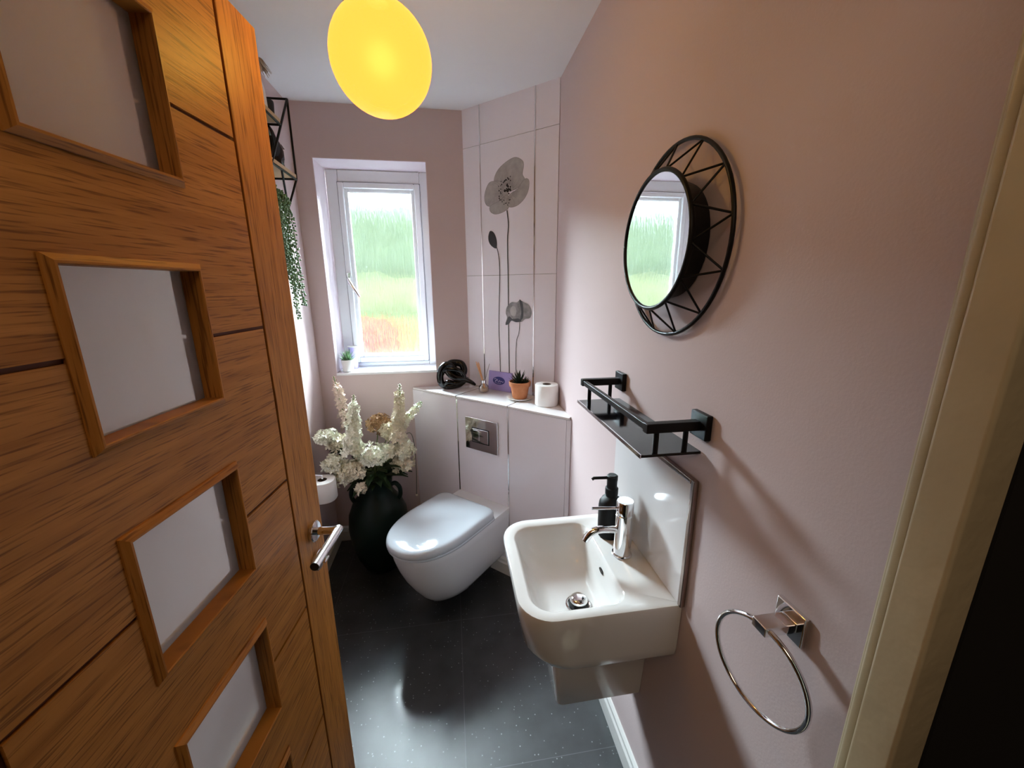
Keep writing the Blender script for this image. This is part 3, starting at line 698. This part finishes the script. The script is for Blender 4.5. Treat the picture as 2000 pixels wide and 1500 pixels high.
# boards
bd = MB(FD); edges = [ZD0]+sorted(ctr)+[ZD1]
for i in range(len(edges)-1):
    za = edges[i]+(.003 if i else 0); zb_ = edges[i+1]-(.003 if i < len(edges)-2 else 0)
    cut_lo = i > 0; cut_hi = i < len(edges)-2
    lo = edges[i]+oh if cut_lo else za; hi = edges[i+1]-oh if cut_hi else zb_
    for y_0,y_1 in ((-.006,0),(-TH,-TH+.008)):
        bd.box(G1+gw,op0,y_0,y_1,za,zb_); bd.box(op1,G2-gw,y_0,y_1,za,zb_); bd.box(op0,op1,y_0,y_1,lo,hi)
bd.build('panel_board','oakh',dr_)
def bead(c):
    b = MB(FD); z0,z1 = c-ph,c+ph; x0,x1 = PX0,PX1
    # mitred moulding: outer low edge, proud ridge, inner face down to the glass
    prof = [(0,-.003),(0,.0025),(.0075,.0080),(.0100,.0082),(.0112,.0068),(.0112,-.021),(.007,-.021),(.007,-.003)]
    rings = []
    for dd_, h in prof:
        rings.append([(x0+dd_,h,z0+dd_),(x1-dd_,h,z0+dd_),(x1-dd_,h,z1-dd_),(x0+dd_,h,z1-dd_)])
    rings.append(rings[0]); 
    R_ = [[b.v(p) for p in r_] for r_ in rings[:-1]]
    for k in range(len(R_)):
        a1,b1 = R_[k],R_[(k+1)%len(R_)]
        for i in range(4): b.bm.faces.new((a1[i],a1[(i+1)%4],b1[(i+1)%4],b1[i])).material_index = 1-i%2
    o = b.build('pane_bead','oakv',dr_); o.data.materials.append(M['oakh'])
    MB(FD).box(x0+.0075,x1-.0075,-.0245,-.0213,z0+.0075,z1-.0075).build('pane','frost',dr_)
for c in ctr: bead(c)
# lever handle on the visible face
hz = .925; hs = .050
hn = MB(FD); hn.lathe([(.0255,.0006),(.0255,.007),(.0235,.009),(.010,.0095)],(hs,0,hz),32,axis=(0,1,0)); hnd = hn.build('handle','chrome',dr_,smooth=40)
MB(FD).tube([(hs,.009,hz),(hs,.060,hz+.001)],.0098,20).build('neck','chrome',hnd,smooth=60)
MB(FD).tube([(hs-.008,.060,hz+.001),(hs+.128,.060,hz-.001)],.0098,20).build('lever','brushed',hnd,smooth=60)
MB(FD).lathe([(.0092,0),(.0092,.0008)],(hs+.1283,.060,hz-.001),20,axis=(1,0,0)).build('lever_end','rubber',hnd)
MB(FD).lathe([(.0255,.0006),(.0255,.007),(.0235,.009),(.010,.0095)],(hs,0,hz-.080),32,axis=(0,1,0)).build('thumb_turn_rose','chrome',dr_,smooth=40)
MB(FD).box(hs-.012,hs+.012,.0096,.026,hz-.083,hz-.077).build('thumb_turn','chrome',dr_,bevel=.002)
for z in (.25,1.0,1.78):
    MB(FD).lathe([(.006,z-.05),(.006,z+.05)],(WD+.004,.002,0),12).build('hinge','brushed',dr_,smooth=40)

# ------------------------------------------------------------------ things on the cistern box
def petalrow(): pass
# toilet roll
def paper_roll(x,y,z,r,h,label,rot=0,group=None,sq=0):
    t = thing('toilet_roll', (x,y,z), label, 'toilet roll', group)
    n = 48
    def ring(rr,zz,s=0): return [(x+rr*(1+s*abs(sin(2*a)))*cos(a), y+rr*(1+s*abs(sin(2*a)))*sin(a), zz) for a in [2*pi*k/n for k in range(n)]]
    b = MB(); b.loft([ring(.021,z+.0005),ring(r-.003,z+.0005,sq),ring(r,z+.004,sq),ring(r,z+h-.004,sq),ring(r-.003,z+h,sq),ring(.021,z+h)],closed=True)
    b.build('paper','paper',t,smooth=50)
    b = MB(); b.loft([ring(.0208,z+.0006),ring(.0208,z+h-.0005),ring(.0195,z+h-.0005),ring(.0195,z+.0006)],closed=True); b.build('cardboard_core','card',t,smooth=50)
    return t
paper_roll(.441,1.792,ZT,.0565,.102,'white toilet roll standing at the right end of the tiled box top')

# terracotta pot with succulent on saucer
px,py = .330,1.912
sc = MB().lathe([(.030,ZT+.0004),(.050,ZT+.001),(.066,ZT+.008),(.068,ZT+.011),(.065,ZT+.0115),(.048,ZT+.0045),(.006,ZT+.004)],(px,py,0),40)
tag(sc.build('saucer','sat',smooth=50,loc=(px,py,ZT)), 'shallow white saucer under the terracotta pot', 'saucer')
pt_ = thing('potted_succulent', (px,py,ZT+.005), 'spiky dark succulent in a terracotta pot beside the toilet roll', 'potted plant')
z0 = ZT+.0055
MB().lathe([(.034,z0),(.037,z0+.002),(.0475,z0+.062),(.0535,z0+.063),(.0560,z0+.085),(.0535,z0+.087),(.0500,z0+.085),(.0480,z0+.072),(.006,z0+.070)],(px,py,0),40).build('pot','terra',pt_,smooth=35)
MB().lathe([(.0480,z0+.0705),(.047,z0+.0745),(.006,z0+.077)],(px,py,0),30).build('soil','soil',pt_,smooth=60)
def rosette(cx_,cy_,cz_,n,L,w,seed,tiers,lean=(0,0)):
    random.seed(seed); b = MB()
    for t_i in range(tiers):
        el = radians(12+70*t_i/(tiers-1)) ; m_ = max(4,int(n*(1-.5*t_i/tiers)))
        for k in range(m_):
            a = 2*pi*k/m_+t_i*.7+random.uniform(-.15,.15); e2 = el+random.uniform(-.12,.12); l = L*(1-.25*abs(t_i-tiers*.4)/tiers)*random.uniform(.85,1.1)
            d_ = Vector((cos(a)*cos(e2),sin(a)*cos(e2),sin(e2))); upv = Vector((0,0,1)); c_ = Vector((cx_,cy_,cz_))
            pts = [c_+d_*l*s+upv*(l*.22*s*s) for s in (0,.25,.5,.75,1)]
            side = d_.cross(upv).normalized()
            rings = []
            for s,p in zip((.8,1,.8,.45,.04),pts):
                nrm = side.cross(d_).normalized()
                rings.append([p+side*w*s, p-nrm*w*s*.55, p-side*w*s, p+nrm*w*s*.2])
            b.loft(rings)
    return b
rosette(px-.004,py,z0+.076,11,.062,.0062,4,5).build('leaves','haw',pt_,smooth=50)
rosette(px+.026,py-.014,z0+.076,8,.034,.0050,9,4).build('offset_leaves','haw',pt_,smooth=50)
# lilac card
cdv = thing('lilac_packet', tuple(A2+T2*.228+N2*.02+Vector((0,0,ZT))), 'lilac packet with a navy oval print leaning behind the diffuser', 'packet')
FCd = FU @ Matrix.Translation((.151,.022,ZT+.0005)) @ Matrix.Rotation(radians(7),4,'X')
MB(FCd).box(0,.156,-.010,.0,0.0013,.106).build('card','lilaccard',cdv,bevel=.0015)
FCo = FCd @ Matrix(((1,0,0,0),(0,0,1,0),(0,1,0,0),(0,0,0,1)))
MB(FCo).prism([(.072+.041*cos(2*pi*k/40),.056+.022*sin(2*pi*k/40)-.0*k) for k in range(40)],.0002,.0006).build('oval_print','navy',cdv)
def stroke(pts,w,par,m,h0=.0007):
    b = MB(FCo); S_ = spline([(x,z,0) for x,z in pts],5)
    for i in range(len(S_)-1):
        d = (S_[i+1]-S_[i]).normalized(); nn = Vector((-d.y,d.x,0))*w; p,q = S_[i],S_[i+1]
        b.prism([((p+nn).x,(p+nn).y),((q+nn).x,(q+nn).y),((q-nn).x,(q-nn).y),((p-nn).x,(p-nn).y)],h0,h0+.0002)
    return b.build('script_mark',m,par)
stroke([(.040,.060),(.048,.068),(.054,.060),(.047,.050),(.056,.054),(.062,.064),(.066,.054),(.071,.048),(.078,.060),(.082,.050),(.090,.056),(.098,.050),(.104,.055)],.0011,cdv,'lilacprint')
stroke([(.045,.046),(.065,.041),(.088,.043)],.0008,cdv,'lilacprint')
# reed diffuser
fx,fy = .160,2.078
df = thing('reed_diffuser', (fx,fy,ZT), 'small glass reed diffuser with peach reeds and a silver collar', 'diffuser')
MB().lathe([(.020,ZT+.0005),(.026,ZT+.004),(.029,ZT+.018),(.026,ZT+.034),(.014,ZT+.045),(.0115,ZT+.050),(.010,ZT+.050),(.0125,ZT+.044),(.024,ZT+.033),(.027,ZT+.018),(.024,ZT+.006),(.004,ZT+.004)],(fx,fy,0),32).build('bottle','bottle',df,smooth=60)
MB().lathe([(.0225,ZT+.0063),(.0262,ZT+.018),(.0255,ZT+.024),(.004,ZT+.0245)],(fx,fy,0),24).build('oil','oil',df,smooth=60)
MB().lathe([(.0125,ZT+.0505),(.0125,ZT+.066),(.011,ZT+.067),(.0085,ZT+.067),(.0085,ZT+.051)],(fx,fy,0),24).build('collar','chrome',df,smooth=40)
random.seed(11)
for k in range(6):
    tip = Vector((fx-.026+random.uniform(-.010,.010)*1.2, fy+.020+random.uniform(-.012,.012), ZT+.158+random.uniform(-.006,.006)))
    base = Vector((fx+.004+random.uniform(-.003,.003), fy-.004+random.uniform(-.003,.003), ZT+.025))
    MB().tube([base,tip],.0022,8).build('reed','reed',df,smooth=60)
MB().tube([(fx-.004,fy+.004,ZT+.025),(fx+.034,fy+.016,ZT+.152)],.0013,8).build('thin_reed','reedg',df,smooth=60)
# black knot sculpture
kx,ky = .020,2.165
kn = thing('knot_sculpture', (kx,ky,ZT), 'glossy black knot sculpture at the left end of the tiled box top', 'sculpture')
KP = [(1340,1100,.012),(1230,1010,.014),(1010,890,.020),(740,815,.022),(560,680,.016),(500,520,.004),(600,400,-.010),(780,385,-.014),(940,430,-.008),(1010,600,.0),(950,745,.006),(800,700,.0),(650,480,.006),(470,420,.012),(330,560,.010),(275,800,.002),(310,1020,-.006),(440,1120,-.008),(640,1130,-.006),(840,1075,-.004),(1010,960,-.004),(1140,930,.002)]
kk = .00272; kp = [(kx+(x-800)/15*kk, ky-d, ZT+.0185+max(0,(1125-y))/15*kk*.965) for x, y, d in KP]
S_ = spline(kp,7); nS = len(S_)
MB().tube(S_,[.0065+.0130*min(1,i/20) if i < 20 else .0195-.006*max(0,(i-nS+14)/14) for i in range(nS)],14).build('loops','gblack',kn,smooth=80)
KQ = [(330,700,.004),(420,540,.014),(600,520,.020),(790,560,.022),(940,680,.018),(1000,830,.018),(900,960,.014),(700,1000,.010),(520,960,.010),(420,1060,.0)]
kq = [(kx+(x-800)/15*kk, ky-d, ZT+.0165+max(0,(1125-y))/15*kk*.965) for x, y, d in KQ]
S_ = spline(kq,7); MB().tube(S_,[.0140]*len(S_),12).build('inner_strap','gblack',kn,smooth=80)

# ------------------------------------------------------------------ window sill things
wz = WZ0+.014
ap = thing('potted_aloe', (-.588,2.300,wz), 'small green aloe in a white pot on the window sill', 'potted plant')
ax,ay = -.588,2.300
MB().lathe([(.026,wz+.0004),(.029,wz+.002),(.0345,wz+.066),(.0335,wz+.068),(.031,wz+.066),(.030,wz+.060),(.003,wz+.059)],(ax,ay,0),32).build('pot','whitepot',ap,smooth=40)
rosette(ax,ay,wz+.062,9,.058,.0062,21,5).build('leaves','aloe',ap,smooth=50)
cpx,cpy = -.572,2.385
cp = MB().lathe([(.020,wz+.0004),(.022,wz+.06),(.026,wz+.12),(.030,wz+.128),(.0275,wz+.128),(.020,wz+.06),(.003,wz+.01)],(cpx,cpy,0),28)
lc = tag(cp.build('lilac_cup','lilac',smooth=50,loc=(cpx,cpy,wz)), 'small lilac cup with a white rim behind the aloe pot', 'cup')
MB().lathe([(.0302,wz+.1265),(.0302,wz+.1315),(.0265,wz+.1315),(.0265,wz+.1285)],(cpx,cpy,0),28).build('rim','whitepot',lc,smooth=50)

# ------------------------------------------------------------------ vase and flowers
vx,vy = -.432,1.985
va = thing('vase', (vx,vy,0), 'large dark green glazed two-handled vase on the floor under the window', 'vase')
MB().lathe([(.070,.0005),(.082,.004),(.098,.03),(.128,.10),(.148,.18),(.155,.26),(.148,.335),(.125,.395),(.098,.43),(.085,.455),(.082,.49),(.088,.53),(.096,.548),(.092,.552),(.082,.53),(.075,.49),(.078,.45),(.11,.39),(.13,.3),(.12,.2),(.08,.05),(.004,.02)],(vx,vy,0),48).build('body','vase',va,smooth=80)
for s in (-1,1):
    MB().tube(spline([(vx+s*.112,vy-.01,.402),(vx+s*.124,vy-.012,.43),(vx+s*.122,vy-.012,.47),(vx+s*.102,vy-.01,.495),(vx+s*.082,vy-.008,.490)],6),.0115,10).build('handle','vase',va,smooth=80)

def blossom(b, c, nrm, r, np_=5):
    nrm = nrm.normalized(); a = nrm.orthogonal().normalized(); e = nrm.cross(a); ph0 = random.random()*6.28
    for k in range(np_):
        t = ph0+2*pi*k/np_; d = a*cos(t)+e*sin(t); s = nrm.cross(d)
        p0 = c; p1 = c+d*r*.55+s*r*.34+nrm*r*.22; p2 = c+d*r+nrm*r*.30*random.uniform(.2,1.4); p3 = c+d*r*.55-s*r*.34+nrm*r*.22
        vs4 = [b.bm.verts.new(p) for p in (p0,p1,p2,p3)]; vlow = b.bm.verts.new(c+d*r*.5-nrm*r*.02)
        b.bm.faces.new((vs4[0],vs4[1],vlow)); b.bm.faces.new((vs4[1],vs4[2],vlow)); b.bm.faces.new((vs4[2],vs4[3],vlow)); b.bm.faces.new((vs4[3],vs4[0],vlow))
def leafmesh(b, p, d, L, w):
    d = d.normalized(); s = d.cross(Vector((0,0,1))).normalized(); nrm = s.cross(d)
    mids = [p+d*L*t-Vector((0,0,1))*L*.25*t*t for t in (0,.3,.65,1)]; ws = [.1,1,.8,.02]
    rows = [[b.bm.verts.new(m+s*w*k*sg+nrm*w*.3*abs(sg)) for sg in (-1,0,1)] for m,k in zip(mids,ws)]
    for i in range(3):
        for j in range(2): b.bm.faces.new((rows[i][j],rows[i][j+1],rows[i+1][j+1],rows[i+1][j]))
neck = Vector((vx,vy,.535))
def stem_thing(name, label, cat, top, mid, m, group=None):
    t = thing(name, tuple(neck), label, cat, group)
    top = Vector(top); mid = Vector(mid)
    q = neck+(mid-neck)*.25; q.x = vx+(q.x-vx)*.55
    S_ = spline([(vx+(q.x-vx)*.3,vy,.30),tuple(q),tuple(mid),tuple(top)],8)
    MB().tube(S_,.0028,6).build('stem','stem',t,smooth=80)
    return t, S_
def spike(label, bot, top, m, R0=.034, R1=.010, N=90, seed=0, bs_=.017, budm='stem', group=None):
    random.seed(seed); bot = Vector(bot); top = Vector(top)
    t,_ = stem_thing('delphinium', label, 'flower', top, bot, m, group)
    b = MB(); ax = (top-bot); L = ax.length; ax.normalize(); a = ax.orthogonal().normalized(); e = ax.cross(a)
    for k in range(N):
        s = (k+random.random())/N*.86; th = k*2.4; R = R0+(R1-R0)*s**1.1
        nr = (a*cos(th)+e*sin(th)); c = bot+ax*L*s+nr*R*random.uniform(.45,1.15)
        blossom(b,c,nr+ax*random.uniform(-.3,.8)+Vector((random.uniform(-.4,.4),)*3),bs_*1.12*(1-.35*s)*random.uniform(.75,1.2))
    b.build('blossoms',m,t,recalc=False)
    g_ = MB()
    for k in range(16):
        s = .82+.18*k/16; th = k*2.4; c = bot+ax*L*s+(a*cos(th)+e*sin(th))*(.009*(1.15-s)*5); g_.ball(c,.0045*(1.3-s)*1.6,n=6,m=5)
    g_.build('buds',budm,t,smooth=80)
    return t
def cluster(label, c, R, m, N=60, seed=0, bs_=.019, flat=.8, group=None):
    random.seed(seed); c = Vector(c)
    t,_ = stem_thing('hydrangea', label, 'flower', c, (neck+c)/2+Vector((0,0,.02)), m, group)
    b = MB()
    for k in range(N):
        y_ = 1-2*(k+.5)/N; r_ = math.sqrt(1-y_*y_); th = k*2.39996
        n_ = Vector((r_*cos(th),r_*sin(th),y_))
        if n_.z < -.75: continue
        p = c+Vector((n_.x*R,n_.y*R,n_.z*R*flat))*random.uniform(.62,1.25)
        blossom(b,p,n_+Vector((random.uniform(-.5,.5),random.uniform(-.5,.5),random.uniform(-.4,.4))),bs_*1.12*random.uniform(.75,1.25),random.choice((4,5,5)))
    b.build('blossoms',m,t,recalc=False)
    return t
Y = 1.97
spike('tall cream flower spike standing foremost in the vase, with a golden tip',(-.510,Y-.06,.70),(-.487,Y-.02,.995),'petal',.046,.010,120,1,.022,'petal2')
spike('dusty beige flower spike at the back left of the vase',(-.565,Y+.12,.78),(-.605,Y+.10,1.065),'petal3',.032,.013,52,2,.022,'petal4')
spike('tall ivory flower spike at the right of the vase',(-.297,Y,.735),(-.268,Y,1.035),'petal2',.040,.010,96,3,.022,'petal')
spike('short cream flower spike leaning right towards the tiled box',(-.270,Y+.02,.82),(-.170,Y+.04,.925),'petal',.024,.008,34,4,.017,'stem')
cluster('cream flower head at the far left edge of the bouquet',(-.640,Y-.02,.785),.042,'petal',60,11)
cluster('pale flower head just right of the leftmost one',(-.590,Y-.0,.745),.045,'petal2',60,12)
cluster('cream flower head low on the left beside the toilet roll',(-.605,Y-.06,.650),.048,'petal',70,13)
cluster('small yellowish flower head lowest on the left of the bouquet',(-.565,Y-.09,.590),.038,'petal',50,14,.017)
cluster('ivory flower head filling the middle front above the vase neck',(-.510,Y-.08,.625),.055,'petal2',80,15)
cluster('pale green-white flower head in the centre of the bouquet',(-.415,Y-.06,.685),.062,'petal',95,16)
cluster('small white flower head just right of the centre one',(-.350,Y-.03,.690),.040,'petal',55,17)
cluster('upper cream flower head at the right end of the bouquet',(-.268,Y,.680),.050,'petal',70,18)
cluster('lower cream flower head at the right end of the bouquet',(-.280,Y-.01,.610),.045,'petal2',60,19)
cluster('brown dried flower head at the back of the bouquet',(-.405,Y+.10,.800),.052,'petal4',70,20,.018)
cluster('pinkish flower head between the two tall spikes',(-.345,Y+.06,.765),.045,'petal2',60,21)
cluster('single pale bloom hanging over the vase rim',(-.475,Y-.12,.545),.020,'petal2',12,22,.020)
random.seed(8); fo = thing('foliage', tuple(neck), 'dark green leaves filling the vase mouth under the flowers', 'foliage')
b = MB()
for k in range(60):
    a = random.random()*6.28; e2 = random.uniform(-.15,.8); p = neck+Vector((cos(a)*.05,sin(a)*.05,-.005+random.random()*.06))
    leafmesh(b,p,Vector((cos(a),sin(a),e2)),random.uniform(.07,.15),.020)
for k in range(8):
    a = pi+random.uniform(-.5,.5); leafmesh(b,neck+Vector((-.13,.03,.13+random.random()*.05)),Vector((cos(a),sin(a)*.6,random.uniform(-.3,.3))),.10,.024)
b.build('leaves','leaf',fo,recalc=False)
MB().tube(spline([tuple(neck+Vector((0,-.02,-.02))),(-.36,Y+.04,.66),(-.255,Y+.06,.75),(-.225,Y+.05,.70),(-.222,Y+.05,.54),(-.228,Y+.04,.40)],8),.0016,6).build('drooping_twig','leaf',fo,smooth=80)
MB().ball((-.228,Y+.04,.395),.006,n=10,m=8).build('twig_bud','petal2',fo,smooth=80)

# ------------------------------------------------------------------ roll holder on left wall
rh = thing('toilet_roll_holder', (XL,1.82,.60), 'chrome upright roll holder on the left wall beside the vase', 'roll holder')
RX,RY,RZ = -.636,1.818,.520
MB().lathe([(.022,0),(.022,.006),(.018,.008)],(XL+.0006,RY+.02,RZ+.118),24,axis=(1,0,0)).build('wall_plate','chrome',rh,smooth=40)
MB().tube(spline([(XL+.008,RY+.02,RZ+.118),(XL+.040,RY+.018,RZ+.118),(RX-.01,RY+.004,RZ+.118),(RX,RY,RZ+.112),(RX,RY,RZ+.05),(RX,RY,RZ-.006)],6),.005,10).build('arm','chrome',rh,smooth=60)
MB().lathe([(.004,RZ-.010),(.024,RZ-.008),(.024,RZ-.003),(.004,RZ-.001)],(RX,RY,0),24).build('roll_stop','chrome',rh,smooth=40)
paper_roll(RX,RY,RZ,.057,.100,'white toilet roll on the holder just beyond the door handle',sq=.05)

# ------------------------------------------------------------------ wire shelf on left wall
ws = thing('wire_wall_shelf', (XL,1.80,1.95), 'black wire geometric shelf with wooden boards on the left wall', 'shelf')
XF = -.62; r_ = .0045
Tp,Rp,Bp = Vector((XF,1.935,2.243)),Vector((XF,1.930,1.946)),Vector((-.668,1.935,1.832))
nearY = 1.30
def bar(*p): return MB().tube(p,r_,6).build('wire_bar','black',ws,smooth=80)
bar(Tp,Rp); bar(Tp,(XF,1.713,1.971),(XF,1.615,1.865)); bar(Rp,Bp); bar((XF,1.778,1.940),Bp)
bar((XF,1.930,1.9435),(XF,nearY,1.9435)); bar((XF,1.824,2.112),(XF,nearY,2.112)); bar((XF,1.824,2.112),(XL+.002,1.824,2.112))
bar(Rp,(XL+.002,1.930,1.946)); bar(Tp,(XL+.002,1.935,2.243)); bar(Bp,(XL+.002,1.935,1.832)); bar((XF,nearY,2.243),(XF,nearY,1.9435)); bar((XF,nearY,2.112),(XL+.002,nearY,2.112)); bar((XF,nearY,1.9435),(XL+.002,nearY,1.9435))
bar((XF,1.615,1.865),(XL+.002,1.615,1.82)); bar((XF,nearY,2.243),(XF,1.615,1.865)); bar((XF,nearY,2.243),(XL+.002,nearY,2.243))
MB().box(XL+.0008,XF+.002,nearY,1.822,2.117,2.131).build('upper_board','plywood',ws,bevel=.001)
MB().box(XL+.0008,XF+.002,nearY,1.926,1.949,1.963).build('lower_board','plywood',ws,bevel=.001)
MB().box(XL+.0008,XL+.10,1.55,1.74,1.795,1.805).build('hanging_ledge','plywood',ws,bevel=.001)
bc = MB().lathe([(.018,2.1315),(.022,2.134),(.024,2.165),(.023,2.172),(.020,2.172),(.019,2.14),(.002,2.138)],(-.640,1.772,0),24)
bc = tag(bc.build('cup','gblack',smooth=50,loc=(-.640,1.772,2.131)), 'small black cup on the upper board of the wire shelf', 'cup')
# tuft of dried grass in a pot
tu = thing('dried_grass_tuft', (-.645,1.735,2.131), 'beige dried grass tuft near the ceiling on the wire shelf', 'dried plant')
MB().lathe([(.016,2.1315),(.020,2.14),(.018,2.19),(.011,2.225),(.009,2.225),(.014,2.19),(.004,2.14)],(-.645,1.735,0),24).build('vase','whitepot',tu,smooth=50)
random.seed(12); b = MB()
for k in range(170):
    a = random.random()*6.28; sp_ = random.uniform(.006,.042); h_ = .060+random.random()*.022
    p0 = Vector((-.645,1.735,2.215)); p1 = p0+Vector((cos(a)*sp_*.6,sin(a)*sp_*.6,h_*.9)); p2 = p0+Vector((cos(a)*sp_*1.15,sin(a)*sp_*1.15,h_-sp_*.95))
    b.tube([p0,p1,p2],[.0012,.0034,.0008],4)
b.build('grass_heads','tuft',tu,smooth=80)
# black bird figure
bf = thing('bird_ornament', (-.67,1.85,1.963), 'black bird-like ornament on the lower board of the wire shelf', 'ornament')
bx_,by_ = -.672,1.865
MB().loft([[ (bx_+rr*cos(2*pi*k/20)*.8, by_+oy+rr*sin(2*pi*k/20), z) for k in range(20)] for rr,oy,z in ((.030,-.01,1.9632),(.040,-.01,1.975),(.046,-.005,2.005),(.044,.0,2.035),(.034,-.002,2.062),(.024,-.012,2.080),(.020,-.022,2.098),(.016,-.032,2.108),(.006,-.04,2.114))]).build('body','gblack',bf,smooth=80)
MB().tube([(bx_,by_+.020,2.058),(bx_+.008,by_+.055,2.066),(bx_+.012,by_+.085,2.064)],[.012,.009,.002],8).build('beak','gblack',bf,smooth=80)
MB().tube([(bx_,by_+.03,2.0),(bx_+.006,by_+.05,1.985),(bx_+.008,by_+.062,1.9685)],[.022,.014,.004],8).build('tail','gblack',bf,smooth=80)
MB().tube([(bx_,by_-.035,2.08),(bx_,by_-.09,2.095),(bx_,by_-.13,2.05)],[.014,.020,.012],10).build('wing','gblack',bf,smooth=80)
# trailing string plant
tpn = thing('trailing_plant', (-.668,1.70,1.805), 'trailing string-of-pearls plant hanging below the wire shelf', 'potted plant')
MB().lathe([(.030,1.8055),(.040,1.81),(.046,1.865),(.044,1.868),(.040,1.862),(.004,1.855)],(-.680,1.665,0),28).build('pot','whitepot',tpn,smooth=50)
random.seed(31)
for k in range(26):
    b = MB(); s0 = random.random()
    x = -.700+random.random()*.075; y = 1.70+.16*s0; 
    L = .22+.27*s0*random.uniform(.75,1.0)+random.uniform(0,.06)
    P_ = spline([(x*.5-.34,1.68,1.868),(x,y-.02,1.875-.03*s0),(x+random.uniform(-.008,.008),y+.015,1.80),(x+random.uniform(-.012,.012),y+.030+random.uniform(-.01,.02),1.87-L*.6),(x+random.uniform(-.012,.012),y+.035+random.uniform(-.01,.02),1.87-L)],12)
    b.tube(P_,.0012,4)
    for p in P_[4:]:
        for q in range(2):
            a = random.random()*6.28; b.ball(p+Vector((cos(a)*.007,sin(a)*.007,random.uniform(-.005,.005))),.0044,n=6,m=4)
    b.build('strand','pearl',tpn,smooth=80)

for o in bpy.data.objects:
    if '_w' in o: del o['_w']
